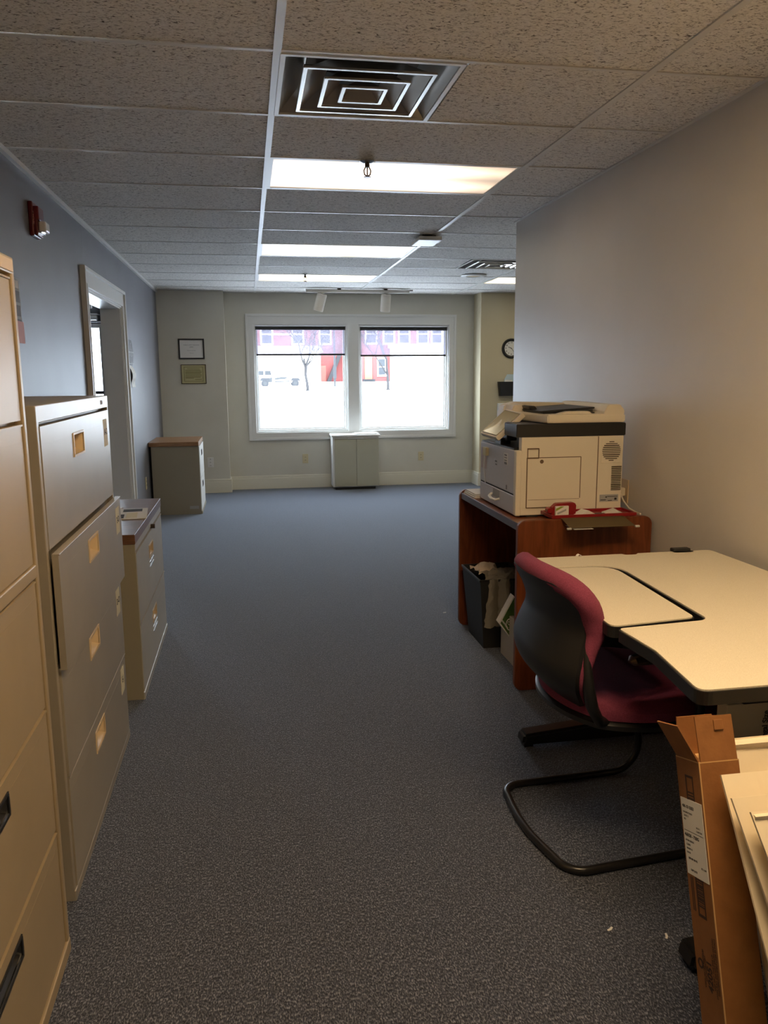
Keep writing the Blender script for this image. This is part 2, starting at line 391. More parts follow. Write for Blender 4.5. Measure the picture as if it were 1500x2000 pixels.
struct('plenum_light_block', MB().box(XL-.15, XA+.12, YB-.12, YW+.3, 2.72, 2.8), 'dark')     # slab added above the tiles to block sky light
# T bars
mb = MB()
for i in (0, 2, 4, 6, 8):
    mb.box(i*T-.0125, i*T+.0125, YB, YW, CZ-.001, CZ+.0045)
for k in range(-8, 13):
    for (xa, xb) in ((XL, 0), (0, 1.219), (1.219, 2.438), (2.438, 3.658), (3.658, XA)):
        if k*T < YC and xa > XR: continue
        mb.box(xa+.012, min(xb, XR if (xa == 1.219 and k*T < YC) else xb)-.012, k*T-.0085, k*T+.0085, CZ+.0005, CZ+.0042)
struct('trim_2', mb, 'grid')
mb = MB()
mb.box(XL, XL+.022, YB, YP, CZ-.022, CZ+.001)
struct('trim_3', mb, 'grid')
mb = MB().box(XL, -.372, YP-.02, YP, CZ-.002, CZ+.003).box(-.372, 2.722, YW-.02, YW, CZ-.002, CZ+.003).box(2.722, XA, YQ-.02, YQ, CZ-.002, CZ+.003).box(XR-.018, XR, YB, YC, CZ-.002, CZ+.003)
struct('trim_4', mb, 'grid')

# doorway casing and jambs
mb = MB()
def casing(mb, y0, y1, z1, wd, x, t=.026):
    # stepped moulding: outer back band, body, inner bead ; two legs and a head
    for a, b, tt in ((0, .022, t+.008), (.018, wd-.03, t*.7), (wd-.034, wd-.012, t*.95), (wd-.014, wd, t*.5)):
        mb.box(x, x+tt, y0-wd+a, y0-wd+b, 0, z1+wd-a, .002)
        mb.box(x, x+tt, y1+wd-b, y1+wd-a, 0, z1+wd-a, .002)
        mb.box(x, x+tt, y0-wd+a, y1+wd-a, z1+wd-b, z1+wd-a, .002)
casing(mb, DY0, DY1, DZ, .135, XL)
mb.box(XL-.152, XL+.004, DY0-.012, DY0+.012, 0, DZ).box(XL-.152, XL+.004, DY1-.012, DY1+.008, 0, DZ).box(XL-.152, XL+.004, DY0, DY1, DZ-.012, DZ+.01)
struct('trim_5', mb, 'trim')
# baseboards
def baseb(mb, x0, x1, y0, y1, h=.165):
    dx = x1-x0; dy = y1-y0
    mb.box(x0, x1, y0, y1, 0, h-.03, .002)
    if abs(dx) > abs(dy): mb.box(x0, x1, y0+.005, y1, h-.032, h, .004)
    else: mb.box(min(x0, x1)+.003, max(x0, x1)-.0, y0, y1, h-.032, h, .004)
mb = MB(); baseb(mb, XL, -.352, YP-.018, YP); mb.box(-.372, -.354, YP-.018, YW, 0, .135, .002); mb.box(-.372, -.358, YP-.018, YW, .133, .165, .003)
baseb(mb, -.372, 2.722, YW-.018, YW)
mb.box(2.704, 2.722, YQ-.018, YW, 0, .135, .002); mb.box(2.708, 2.722, YQ-.018, YW, .133, .165, .003)
baseb(mb, 2.704, XA, YQ-.018, YQ)
struct('baseboard_far', mb, 'cream_trim')
mb = MB()
for a, b in ((YB, DY0-.14), (DY1+.14, YP)): mb.box(XL, XL+.014, a, b, 0, .10, .003)
struct('baseboard_left', mb, 'wall_blue')
struct('baseboard_right', MB().box(XR-.012, XR, YB, YC, 0, .10, .003), 'black_matte')

# windows
def window(n, x0, x1, z0, z1):
    # drywall return lined with white jamb boards, sash and stops
    mb = MB(); y0, y1 = YW, YW+.20
    j = .014
    mb.box(x0, x0+j, y0, y1, z0, z1).box(x1-j, x1, y0, y1, z0, z1).box(x0, x1, y0, y1, z1-j, z1).box(x0, x1, y0, y1, z0, z0+j)
    o = struct('window_%d' % n, mb, 'trim')
    f = .036
    ys = YW+.07
    mb = MB()
    for (a, b, c, d) in ((x0+j, x0+j+f, z0+j, z1-j), (x1-j-f, x1-j, z0+j, z1-j), (x0+j, x1-j, z0+j, z0+j+f), (x0+j, x1-j, z1-j-f*.6, z1-j)):
        mb.box(a, b, ys, ys+.035, c, d, .004)
    g = .02
    for (a, b, c, d) in ((x0+j, x0+j+g, z0+j, z1-j), (x1-j-g, x1-j, z0+j, z1-j), (x0+j, x1-j, z0+j, z0+j+g)):
        mb.box(a, b, ys-.03, ys, c, d, .003)
    part('sash', mb, 'trim', o)
    part('pane', MB().box(x0+j+f-.004, x1-j-f+.004, ys+.014, ys+.02, z0+j+f-.004, z1-j-.018), 'glass', o)
    return o
window(1, *W1[:2], W1[2], W1[3]); window(2, *W2[:2], W2[2], W2[3])
# picture-frame casing round both windows with the mullion between
mb = MB(); cx0, cx1, cz0, cz1 = -.127, 2.492, .606, 2.13
iz0, iz1 = .697, 2.003
yy = YW
for (a, t) in ((0, .03), (.026, .018)):
    b = .028 if a == 0 else .094
    mb.box(cx0+a, cx0+b, yy-t, yy, cz0+a, cz1-a, .003).box(cx1-b, cx1-a, yy-t, yy, cz0+a, cz1-a, .003)
    mb.box(cx0+a, cx1-a, yy-t, yy, cz0+a, cz0+b, .003).box(cx0+a, cx1-a, yy-t, yy, cz1-b-(.03 if a else 0), cz1-a, .003)
mb.box(W1[1]-.002, W2[0]+.002, yy-.018, yy, iz0-.02, iz1+.02, .003)
struct('trim_6', mb, 'trim')

# roller shades
def shade(x0, x1, ztop, zb, label):
    t = thing('roller_shade', label, 'window shade', ((x0+x1)/2, YW+.03, ztop), group=None)
    part('roller', MB().cyl(((x0+x1)/2, YW+.03, ztop-.03), .019, x1-x0-.02, 'x', 20).box(x0+.01, x1-.01, YW+.012, YW+.045, ztop-.016, ztop-.006), 'black_matte', t, smooth=True)
    part('fabric', MB().box(x0+.02, x1-.02, YW+.045, YW+.0458, zb+.01, ztop-.03), 'shade', t)
    part('hem_bar', MB().box(x0+.016, x1-.016, YW+.038, YW+.052, zb-.004, zb+.018, .004), 'black', t)
    for s in (x0+.004, x1-.008):
        part('bracket', MB().box(s, s+.004, YW+.008, YW+.06, ztop-.06, ztop-.001), 'grid', t)
shade(W1[0]+.014, W1[1]-.014, W1[3]-.014, 1.640, 'dark grey see-through roller shade pulled a third down over the left window')
shade(W2[0]+.014, W2[1]-.014, W2[3]-.014, 1.625, 'dark grey see-through roller shade pulled a third down over the right window')

# ------------------------------------------------------------------ foyer beyond the doorway
FX = -3.4; FYW = 7.05; FZ = 2.62
struct('floor_foyer', MB().box(FX, XL-.15, 1.2, FYW+.2, -.12, 0), 'lino')
struct('wall_foyer', MB().box(FX-.1, FX, 1.2, FYW+.2, 0, FZ).box(FX, XL-.15, 1.1, 1.2, 0, FZ).box(FX, -2.62, FYW, FYW+.15, 0, FZ).box(-1.66, XL-.15, FYW, FYW+.15, 0, FZ).box(-2.62, -1.66, FYW, FYW+.15, 2.52, FZ), 'wall_blue')
struct('ceiling_foyer', MB().box(FX-.1, XL-.15, 1.1, FYW+.2, FZ, FZ+.06), 'tile')
mb = MB().box(-2.62, -1.66, FYW+.04, FYW+.10, 2.0, 2.2).box(-2.62, -2.57, FYW+.03, FYW+.11, 0, 2.52).box(-1.71, -1.66, FYW+.03, FYW+.11, 0, 2.52).box(-2.62, -1.66, FYW+.03, FYW+.11, 2.47, 2.52)
o = struct('door_1', mb, 'asph')
mb = MB().box(-2.57, -2.49, FYW+.05, FYW+.09, .02, 2.0).box(-1.78, -1.71, FYW+.05, FYW+.09, .02, 2.0).box(-2.5, -1.77, FYW+.05, FYW+.09, 1.95, 2.0).box(-2.5, -1.77, FYW+.05, FYW+.09, .02, .22)
part('door_leaf', mb, 'alum', o)
part('pane', MB().box(-2.5, -1.77, FYW+.066, FYW+.072, .2, 1.96).box(-2.57, -1.71, FYW+.066, FYW+.072, 2.2, 2.48), 'glass', o)
part('push_bar', MB().box(-2.5, -1.77, FYW+.0, FYW+.05, 1.2, 1.235, .004), 'black_metal', o)
part('door_closer', MB().box(-2.05, -1.78, FYW-.03, FYW+.04, 2.03, 2.085, .012).box(-1.95, -1.72, FYW-.16, FYW-.145, 2.0, 2.012).box(-1.9, -1.76, FYW-.14, FYW+.03, 2.09, 2.10), 'alum', o)
t = thing('exit_sign', 'red lit exit sign above the glass entrance door, seen through the doorway', 'exit sign', (-1.98, FYW-.02, 2.2))
part('housing', MB().box(-2.16, -1.83, FYW-.05, FYW, 2.16, 2.34, .006), 'white_plastic', t)
mr = mat('exit_red_lettering', (.6, .02, .02), .5); mr.node_tree.nodes['Principled BSDF'].inputs['Emission Color'].default_value = (1, .03, .03, 1); mr.node_tree.nodes['Principled BSDF'].inputs['Emission Strength'].default_value = 1.2
mb = MB(); text_mb(mb, 'EXIT', .15, frame_mx((-1.995, FYW-.052, 2.25), (1, 0, 0), (0, 0, 1)), .001, True)
part('lettering', mb, mr, t)

# ------------------------------------------------------------------ ceiling lights
def troffer(x0, k, label, dm='diff'):
    xc, yc = x0+T, (k+.5)*T
    t = thing('ceiling_light', label, 'ceiling light', (xc, yc, CZ), group='recessed fluorescent ceiling lights')
    a, b = T-.012, T/2-.010
    mb = MB()
    for (p, q, r, s) in ((-a, a, -b, -b+.012), (-a, a, b-.012, b), (-a, -a+.016, -b, b), (a-.016, a, -b, b)):
        mb.box(xc+p, xc+q, yc+r, yc+s, CZ+.001, CZ+.012)
    mb.box(xc-a, xc+a, yc-b, yc+b, CZ+.10, CZ+.11)
    part('frame', mb, 'grid', t)
    part('diffuser', MB().box(xc-a+.014, xc+a-.014, yc-b+.010, yc+b-.010, CZ+.004, CZ+.008), dm, t)
    return t
troffer(0, 2, 'recessed fluorescent ceiling light nearest the camera, just behind the square air diffuser', 'diff_pink')
L0 = troffer(0, 6, 'second recessed fluorescent ceiling light, between the one nearest the camera and the farthest')
for x0, k, lab in ((0, 9, 'farthest recessed ceiling light, just in front of the track lights'),
                   (4*T, 9, 'recessed ceiling light at the far right, partly hidden by the end of the beige wall')):
    dup(L0, (x0+T, (k+.5)*T, CZ), lab)
troffer(0, -3, 'recessed warm fluorescent ceiling light over the viewer and the desk', 'diff_warm')
for x0, k, lab in ((0, -8, 'recessed fluorescent ceiling light behind the viewer'), (4*T, 5, 'recessed ceiling light in the wider far area behind the end of the beige wall'), (6*T, 9, 'recessed ceiling light at the far side of the wider far area')):
    dup(L0, (x0+T, (k+.5)*T, CZ), lab)

def air_diffuser(x0, y0, label, m):
    s = T-.02; xc, yc = x0+T/2, y0+T/2
    t = thing('air_diffuser', label, 'air vent', (xc, yc, CZ), group=None)
    def cone(h0, z0, h1, z1, th=.0016):
        b = MB()
        for k in range(4):
            a = k*PI/2
            R = Matrix.Translation((xc, yc, 0)) @ Matrix.Rotation(a, 4, 'Z')
            q = [(-h0, -h0, z0), (h0, -h0, z0), (h1, -h1, z1), (-h1, -h1, z1)]
            b.poly([R @ Vector(v) for v in q])
        return b
    h = s/2
    mb = MB()
    for k in range(4):
        R = Matrix.Translation((xc, yc, 0)) @ Matrix.Rotation(k*PI/2, 4, 'Z')
        mb.box(-h, h, -h, -h+.016, CZ-.002, CZ+.004, .001, R)
    part('frame', mb, 'grid', t)
    mb = cone(h-.012, CZ, h-.10, CZ+.085)
    part('outer_shroud', mb, m, t)
    for nm, ho, zo, hi, zi in (('ring', h*.71, -.006, h*.42, .055), ('ring', h*.46, -.010, h*.24, .045), ('ring', h*.235, -.012, h*.10, .022)):
        b = cone(ho, CZ+zo, hi, CZ+zi)
        for k in range(4):
            R = Matrix.Translation((xc, yc, 0)) @ Matrix.Rotation(k*PI/2, 4, 'Z')
            b.box(-ho-.007, ho+.007, -ho-.009, -ho+.004, CZ+zo-.003, CZ+zo+.004, .001, R)
        if ho < h*.3: b.poly([(xc-hi, yc-hi, CZ+zi), (xc+hi, yc-hi, CZ+zi), (xc+hi, yc+hi, CZ+zi), (xc-hi, yc+hi, CZ+zi)])
        part(nm, b, m, t)
    mb = MB().box(xc-h, xc+h, yc-h, yc+h, CZ+.16, CZ+.165)
    mb.cyl((xc, yc, CZ+.15), .16, .1, 'z', 32).box(xc-.2, xc+.2, yc-.008, yc+.008, CZ+.06, CZ+.075)
    part('duct_neck', mb, 'duct', t)
    return t
air_diffuser(0.0, 0.005, 'square stepped metal air diffuser in the ceiling, nearest the camera', 'alum')
air_diffuser(3*T, 7*T, 'square stepped air diffuser at the far right of the ceiling behind the beige wall end', 'alum')

def sprinkler(x, y, label):
    t = thing('sprinkler_head', label, 'sprinkler', (x, y, CZ), group=None)
    part('escutcheon', MB().lathe([(0, 0), (.034, -.0), (.036, -.006), (.02, -.014), (0, -.014)], (x, y, CZ)), 'chrome', t, smooth=True)
    mb = MB().cyl((x, y, CZ-.022), .011, .02)
    mb.tube([(x-.009, y, CZ-.03), (x-.016, y, CZ-.045), (x-.013, y, CZ-.062), (x, y, CZ-.07)], .003, 8).tube([(x+.009, y, CZ-.03), (x+.016, y, CZ-.045), (x+.013, y, CZ-.062), (x, y, CZ-.07)], .003, 8)
    mb.cyl((x, y, CZ-.048), .003, .036, n=8)
    part('body', mb, 'bronze', t, smooth=True)
    part('deflector', MB().cyl((x, y, CZ-.073), .016, .003, n=16), 'bronze', t)
    return t
sprinkler(.455, 1.20, 'bronze sprinkler head hanging in front of the nearest ceiling light')
sprinkler(.47, 5.44, 'small sprinkler head hanging in front of the farthest ceiling light')
t = thing('ceiling_sensor', 'flat white rectangular sensor box on the ceiling grid right of the middle ceiling light', 'sensor', (1.18, 3.2, CZ))
part('box', MB().box(1.105, 1.27, 3.08, 3.36, CZ-.040, CZ-.012, .004), 'white_plastic', t)
part('bracket', MB().box(1.14, 1.235, 3.12, 3.32, CZ-.013, CZ+.001), 'duct', t)
t = thing('ceiling_speaker', 'round white ceiling speaker near the far right air diffuser', 'speaker', (2.15, 5.34, CZ))
part('rim', MB().lathe([(.075, -.001), (.125, -.001), (.13, -.006), (.12, -.012), (.08, -.014), (.075, -.006)], (2.15, 5.34, CZ)), 'white_plastic', t, smooth=True)
part('grille', MB().lathe([(0, -.016), (.04, -.014), (.078, -.008)], (2.15, 5.34, CZ)), 'handle', t, smooth=True)

# track lights
t = thing('track_light_rail', 'off-white track lighting rail on the ceiling in front of the windows', 'light track', (1.18, 6.74, CZ))
part('rail', MB().box(.57, 1.77, 6.695, 6.735, CZ-.046, CZ-.012, .002), 'spot_white', t)
part('mount_strip', MB().box(.575, 1.83, 6.80, 6.812, CZ-.012, CZ-.001), 'bronze', t)
part('feed_box', MB().box(1.66, 1.74, 6.71, 6.80, CZ-.030, CZ-.010, .003), 'handle', t)
for x in (.95, 1.49): part('clip', MB().box(x-.018, x+.018, 6.695, 6.80, CZ-.018, CZ-.001), 'bronze', t)
def spot(x, tilt, label):
    y = 6.718
    t = thing('track_spotlight', label, 'spotlight', (x, y, CZ-.034), (0, 0, 0), group=None)
    part('stem', MB().cyl((x, y, CZ-.058), .010, .024, n=12).box(x-.022, x+.022, y-.014, y+.014, CZ-.054, CZ-.047, .002), 'spot_white', t, smooth=True)
    R = Matrix.Translation((x, y, CZ-.062)) @ Matrix.Rotation(tilt[0], 4, 'Y') @ Matrix.Rotation(tilt[1], 4, 'X')
    mb = MB().lathe([(0, .0), (.05, .0), (.056, -.006), (.057, -.19), (.053, -.195), (.050, -.16), (0, -.15)], (0, 0, 0), 32, R)
    part('lamp_can', mb, 'spot_white', t, smooth=True)
    part('bezel', MB().lathe([(.044, .0015), (.048, .0015), (.048, .0005), (.044, .0005)], (0, 0, 0), 32, R), 'handle', t)
spot(.755, (.26, .18), 'left cylindrical spotlight on the ceiling track, tilted to the left')
spot(1.497, (.04, .2), 'right cylindrical spotlight on the ceiling track, hanging almost straight down')

# ------------------------------------------------------------------ filing cabinets along the left wall
def pocket_panel(mb, x0, x1, y0, y1, z0, z1, hole, bev=.0):
    hy0, hy1, hz0, hz1 = hole
    mb.box(x0, x1, y0, y1, hz1, z1).box(x0, x1, y0, y1, z0, hz0).box(x0, x1, y0, hy0, hz0, hz1).box(x0, x1, hy1, y1, hz0, hz1)
def pull(parent, x, hole, m='handle', rim=None, depth=.028):
    hy0, hy1, hz0, hz1 = hole; mb = MB()
    c = [(hy0, hz0), (hy1, hz0), (hy1, hz1), (hy0, hz1)]
    i = .018
    b = [(hy0+i, hz0+i*.8), (hy1-i, hz0+i*.8), (hy1-i, hz1-.002), (hy0+i, hz1-.002)]
    for k in range(4):
        p, q = c[k], c[(k+1) % 4]; r, s = b[(k+1) % 4], b[k]
        mb.poly([(x, p[0], p[1]), (x, q[0], q[1]), (x-depth, r[0], r[1]), (x-depth, s[0], s[1])])
    mb.poly([(x-depth, p[0], p[1]) for p in b])
    w_ = .006
    mb.box(x-.002, x+.003, hy0-w_, hy1+w_, hz1, hz1+w_).box(x-.002, x+.003, hy0-w_, hy1+w_, hz0-w_, hz0).box(x-.002, x+.003, hy0-w_, hy0, hz0, hz1).box(x-.002, x+.003, hy1, hy1+w_, hz0, hz1)
    return part('handle', mb, m, parent)

# 1: five-drawer cabinet nearest the camera
xa, y1 = -.61, -.765; y0 = y1-.914; H = 1.655; xb = XL+.03
t = thing('filing_cabinet', 'tall beige five-drawer filing cabinet cut by the left edge, nearest the camera', 'filing cabinet', ((xa+xb)/2, (y0+y1)/2, 0))
mb = MB().box(xb, xa-.02, y0, y1, .0, H)
mb.box(xa-.022, xa, y1-.020, y1, .0, H, .003).box(xa-.022, xa, y0, y0+.020, .0, H, .003).box(xa-.022, xa, y0, y1, H-.035, H, .003).box(xa-.022, xa, y0, y1, .958, .988, .003)
mb.box(xa-.022, xa+.002, y0, y1, 0, .036, .003)
part('body', mb, 'cab_near', t)
for z0, z1 in ((1.312, 1.612), (.992, 1.303), (.652, .952), (.342, .644), (.040, .334)):
    mb = MB(); zh = z1-.075; hole = (y0+.34, y1-.345, zh, zh+.037)
    pocket_panel(mb, xa-.018, xa-.004, y0+.026, y1-.028, z0, z1, hole)
    mb.box(xa-.018, xa-.001, y0+.026, y1-.028, z1-.004, z1)
    d = part('drawer', mb, 'cab_near', t)
    pull(d, xa-.004, hole, 'black', depth=.022)
    part('label_card', MB().box(xa-.019, xa-.0175, hole[0]+.03, hole[1]-.04, hole[2]+.005, hole[3]-.006), 'label_card', d)
    mb = MB(); R = frame_mx((xa-.017, (hole[0]+hole[1])/2-.004, (hole[2]+hole[3])/2), (0, 1, 0), (0, 0, 1)); text_mb(mb, '021 G', .022, R)
    part('card_writing', mb, 'ink', d)
    part('label_window', MB().box(xa-.006, xa-.0035, hole[0]-.002, hole[1]+.002, hole[2]-.002, hole[2]+.003).box(xa-.006, xa-.0035, hole[0]-.002, hole[1]+.002, hole[3]-.003, hole[3]+.002), 'chrome', d)
part('name_plate', MB().box(xa, xa+.002, y1-.10, y1-.012, H-.03, H-.006), 'handle', t)

# 2: four-drawer cabinet
xa, y0, y1 = -.637, -.575, .445; H = 1.335; xb = XL+.05
t = thing('filing_cabinet', 'grey-beige four-drawer lateral filing cabinet with its second drawer sticking out', 'filing cabinet', ((xa+xb)/2, (y0+y1)/2, 0))
mb = MB().box(xb, xa-.022, y0, y1, 0, H, .003)
mb.box(xa-.024, xa, y1-.014, y1, 0, H, .002).box(xa-.024, xa, y0, y0+.02, 0, H, .002).box(xa-.024, xa, y0, y1, H-.042, H, .002).box(xa-.024, xa+.004, y0, y1, 0, .030, .002)
part('body', mb, 'cab_tan', t)
part('name_plate', MB().box(xa, xa+.0015, .30, .335, H-.028, H-.014), 'mid_print', t)
for k, (z0, z1, out) in enumerate(((.972, 1.283, 0), (.655, .962, .022), (.352, .655, .004), (.033, .348, .002))):
    mb = MB(); zh = z1-.105; hole = (-.185, -.045, zh, zh+.058)
    xo = xa+.002+out
    pocket_panel(mb, xo-.016, xo, y0+(.023 if k != 1 else .012), y1-.016, z0, z1, hole)
    if k: mb.box(xo-.016, xo+.003, y0+(.023 if k != 1 else .012), y1-.016, z1-.004, z1, .001)
    d = part('drawer', mb, 'cab_tan', t)
    pull(d, xo, hole)
    part('label_card', MB().box(xo, xo+.0012, .315, .385, z1-.125, z1-.03), 'label_card', d)
    mb = MB(); R = frame_mx((xo+.0014, .35, z1-.075), (0, 1, 0), (0, 0, 1)); text_mb(mb, ('A-C', '2-D', 'D-O', 'E-J')[k], .032, R)
    part('card_writing', mb, 'ink', d)
part('lock', MB().cyl((xa+.006, y1-.05, .652), .010, .016, 'x', 14), 'chrome', t)

# 3: low two-drawer cabinet with walnut top
xa, y0, y1 = -.622, .80, 1.812; xb = XL+.05
t = thing('filing_cabinet', 'low putty two-drawer filing cabinet with a reddish walnut top and papers on it', 'filing cabinet', ((xa+xb)/2, (y0+y1)/2, 0))
mb = MB().box(xb, xa-.02, y0, y1, 0, .70, .002)
mb.box(xa-.022, xa-.002, y0, y0+.006, 0, .70).box(xa-.022, xa-.002, y1-.012, y1, 0, .70)
part('body', mb, 'cab_shaded', t)
part('top_rail', MB().box(xa-.022, xa, y0, y1, .668, .70, .002), 'cab_grey', t)
part('base_rail', MB().box(xa-.022, xa+.004, y0, y1, 0, .032, .003), 'cab_grey', t)
part('top', MB().box(xb, xa+.002, y0-.006, y1+.006, .70, .742, .002), 'walnut', t, label='reddish walnut laminate top')
part('lock', MB().cyl((xa+.008, 1.36, .672), .011, .024, 'x', 14), 'bronze', t)
for z0, z1 in ((.345, .660), (.036, .338)):
    mb = MB(); zh = z1-.115; hole = (1.235, 1.375, zh, zh+.05)
    pocket_panel(mb, xa-.016, xa+.001, y0+.008, y1-.014, z0, z1, hole)
    mb.box(xa-.016, xa+.004, y0+.008, y1-.014, z1-.004, z1)
    d = part('drawer', mb, 'cab_grey', t)
    pull(d, xa+.001, hole)
    part('label_holder', MB().box(xa+.001, xa+.004, 1.225, 1.385, zh-.03, zh-.024).box(xa+.001, xa+.004, 1.225, 1.385, zh-.052, zh-.046), 'chrome', d)

# papers on it
def sheet(name, label, cat, cx, cy, z, w_, h_, rot, m='paper', th=.0008, marks=None, parent=None):
    R = Matrix.Translation((cx, cy, z)) @ Matrix.Rotation(rot, 4, 'Z')
    if marks is None:
        return tag(part(name, MB().box(-w_/2, w_/2, -h_/2, h_/2, 0, th, 0, R), m), label, cat)
    t = thing(name, label, cat, (cx, cy, z))
    part('sheet', MB().box(-w_/2, w_/2, -h_/2, h_/2, 0, th, 0, R), m, t)
    for mm, (a, b, c, d) in marks:
        part('printing', MB().box(a, b, c, d, th, th+.0004, 0, R), mm, t)
    return t
sheet('magazine', 'open colour leaflet with dark pictures lying on the low filing cabinet', 'leaflet', -.785, 1.31, .7432, .31, .30, .10, 'paper', .003,
      [('ink', (-.04, .05, -.13, -.02)), ('grey_print', (-.14, -.06, -.06, .09)), ('label_card', (.06, .11, -.13, .02)), ('ink', (.04, .13, .05, .13))])
sheet('paper_sheet', 'loose white sheet under the leaflet on the low filing cabinet', 'paper', -.93, 1.40, .7424, .28, .30, -.12)

# 4: far two-drawer cabinet, side towards camera, wood top
x0, x1, y0, y1 = XL+.006, -.632, 5.61, 6.33
t = thing('filing_cabinet', 'far low putty filing cabinet with a scuffed brown wood top by the grey pier', 'filing cabinet', ((x0+x1)/2, (y0+y1)/2, 0))
mb = MB().box(x0+.02, x1-.022, y0, y1, 0, .70, .003).box(x1-.024, x1-.006, y0, y0+.02, 0, .70).box(x1-.024, x1-.006, y1-.02, y1, 0, .70).box(x1-.024, x1+.006, y0+.002, y1-.002, 0, .03, .003)
part('body', mb, 'cab_shaded', t)
part('top', MB().box(x0, x1-.004, y0-.015, y1+.01, .70, .742, .003), 'walnut_lt', t, label='scuffed brown wood-grain top')
part('badge', MB().box(x1-.12, x1-.03, y0-.004, y0, .055, .085, .001), 'mid_print', t)
for z0, z1 in ((.365, .69), (.036, .358)):
    mb = MB(); hole = (5.92, 6.02, z1-.11, z1-.06); pocket_panel(mb, x1-.016, x1, y0+.02, y1-.02, z0, z1, hole)
    d = part('drawer', mb, 'white_plastic', t); pull(d, x1, hole, 'black')
# storage cabinet under the windows
t = thing('storage_cabinet', 'small white two-door cabinet standing under the mullion between the windows', 'cabinet', (1.16, 7.13, 0))
mb = MB().box(.873, 1.443, 7.005, 7.285, .035, .655, .002)
part('body', mb, 'white_plastic', t)
part('top', MB().box(.860, 1.456, 6.985, 7.292, .655, .675, .002), 'white_plastic', t)
for a, b in ((.893, 1.160), (1.164, 1.440)): part('door', MB().box(a, b, 6.988, 7.004, .045, .622, .002), mat('greenish_cream_door', (.44, .43, .33), .45), t)
part('pull_rail', MB().box(.893, 1.44, 6.992, 7.004, .627, .652, .001), 'cab_grey', t)
part('handle', MB().box(1.06, 1.25, 6.984, 6.996, .624, .638, .003), 'alum', t)
part('plinth', MB().box(.90, 1.40, 7.02, 7.27, 0, .036), 'black', t)
t = thing('paper_stack', 'thin stack of clear-wrapped papers on the white cabinet under the window', 'papers', (1.30, 7.15, .675))
for i, (a, b) in enumerate(((1.14, 1.42), (1.17, 1.45))): part('sheet', MB().box(a, b, 7.04, 7.25, .675+i*.007, .681+i*.007, .001), 'paper', t)

# ------------------------------------------------------------------ things on the walls
def outlet(axis, a, z, w_, h_, off, label, m='handle', sockets=2):
    if axis == 'y': loc = (a, off, z); t = thing('wall_outlet', label, 'electrical outlet', loc)
    else: loc = (off, a, z); t = thing('wall_outlet', label, 'electrical outlet', loc)
    def B(u0, u1, z0, z1, d0, d1, bev=0):
        return (u0, u1, off-d1, off-d0, z0, z1, bev) if axis == 'y' else (off+d0, off+d1, u0, u1, z0, z1, bev)
    part('cover_plate', MB().box(*B(a-w_/2, a+w_/2, z-h_/2, z+h_/2, 0, .006, .002)), m, t)
    for s in range(sockets):
        zz = z+(s-(sockets-1)/2)*.038
        part('socket', MB().box(*B(a-.013, a+.013, zz-.013, zz+.013, .006, .009, .002)), m, t)
        mb = MB().box(*B(a-.006, a-.003, zz-.004, zz+.006, .009, .0096)).box(*B(a+.003, a+.006, zz-.004, zz+.006, .009, .0096))
        part('slots', mb, 'ink', t)
M['outlet_tan'] = mat('almond_plastic', (.58, .50, .30), .45)
outlet('y', .558, .366, .072, .115, YW, 'almond wall outlet left of the small white cabinet, under the left window', 'outlet_tan')
outlet('y', 2.04, .363, .072, .115, YW, 'almond wall outlet under the right window', 'outlet_tan')
outlet('y', -.597, .371, .074, .118, YP, 'white three-port wall outlet on the grey pier beside the far filing cabinet', 'white_plastic', 3)
outlet('x', 5.29, .375, .074, .118, XL, 'almond wall outlet low on the blue-grey wall beside the far filing cabinet', 'outlet_tan')
t = thing('wall_outlet', 'beige wall outlet behind the printer above the table', 'electrical outlet', (XR, .90, .84))
part('cover_plate', MB().box(XR-.006, XR, .86, .94, .785, .90, .002), 'handle', t)
t = thing('power_cord', 'pale power cord and plug hanging from the outlet behind the printer', 'cord', (1.62, .88, .84))
part('plug', MB().box(XR-.04, XR-.006, .88, .92, .82, .86, .006), 'cream', t)
part('cable', MB().tube([(XR-.03, .88, .83), (XR-.028, .85, .80), (XR-.026, .80, .775), (XR-.024, .74, .768), (XR-.024, .69, .767)], .004, 8), 'cream', t, smooth=True)

def lines(mb, x0, x1, y, zs, h=.004, dx=0):
    for z_, a, b in zs: mb.box(x0+(x1-x0)*a, x0+(x1-x0)*b, y-.0006, y, z_-h/2, z_+h/2)
t = thing('picture_frame', 'black-framed white certificate, upper of the two pictures on the grey pier', 'framed certificate', (-.757, YP, 1.59))
fx0, fx1, fz0, fz1 = -.906, -.611, 1.593, 1.828; f = .016
mb = MB()
for b_ in ((fx0, fx1, fz0, fz0+f), (fx0, fx1, fz1-f, fz1), (fx0, fx0+f, fz0, fz1), (fx1-f, fx1, fz0, fz1)): mb.box(b_[0], b_[1], YP-.016, YP, b_[2], b_[3], .002)
part('frame', mb, 'black', t)
part('sheet', MB().box(fx0+f, fx1-f, YP-.006, YP-.001, fz0+f, fz1-f), 'paper', t)
mb = MB(); cx = (fx0+fx1)/2
for s, z_, sz in (('PUBLIC COPY MACHINE', 1.755, .0165), ('USERS', 1.732, .0165), ('Please see the clerk', 1.692, .0125), ('Thank you', 1.662, .011)):
    text_mb(mb, s, sz, frame_mx((cx, YP-.0065, z_), (1, 0, 0), (0, 0, 1)), .0004)
part('printing', mb, 'grey_print', t)
t = thing('picture_frame', 'cream certificate with a dark thin frame, lower of the two pictures on the grey pier', 'framed certificate', (-.745, YP, 1.30))
fx0, fx1, fz0, fz1 = -.890, -.602, 1.306, 1.531; f = .007
mb = MB()
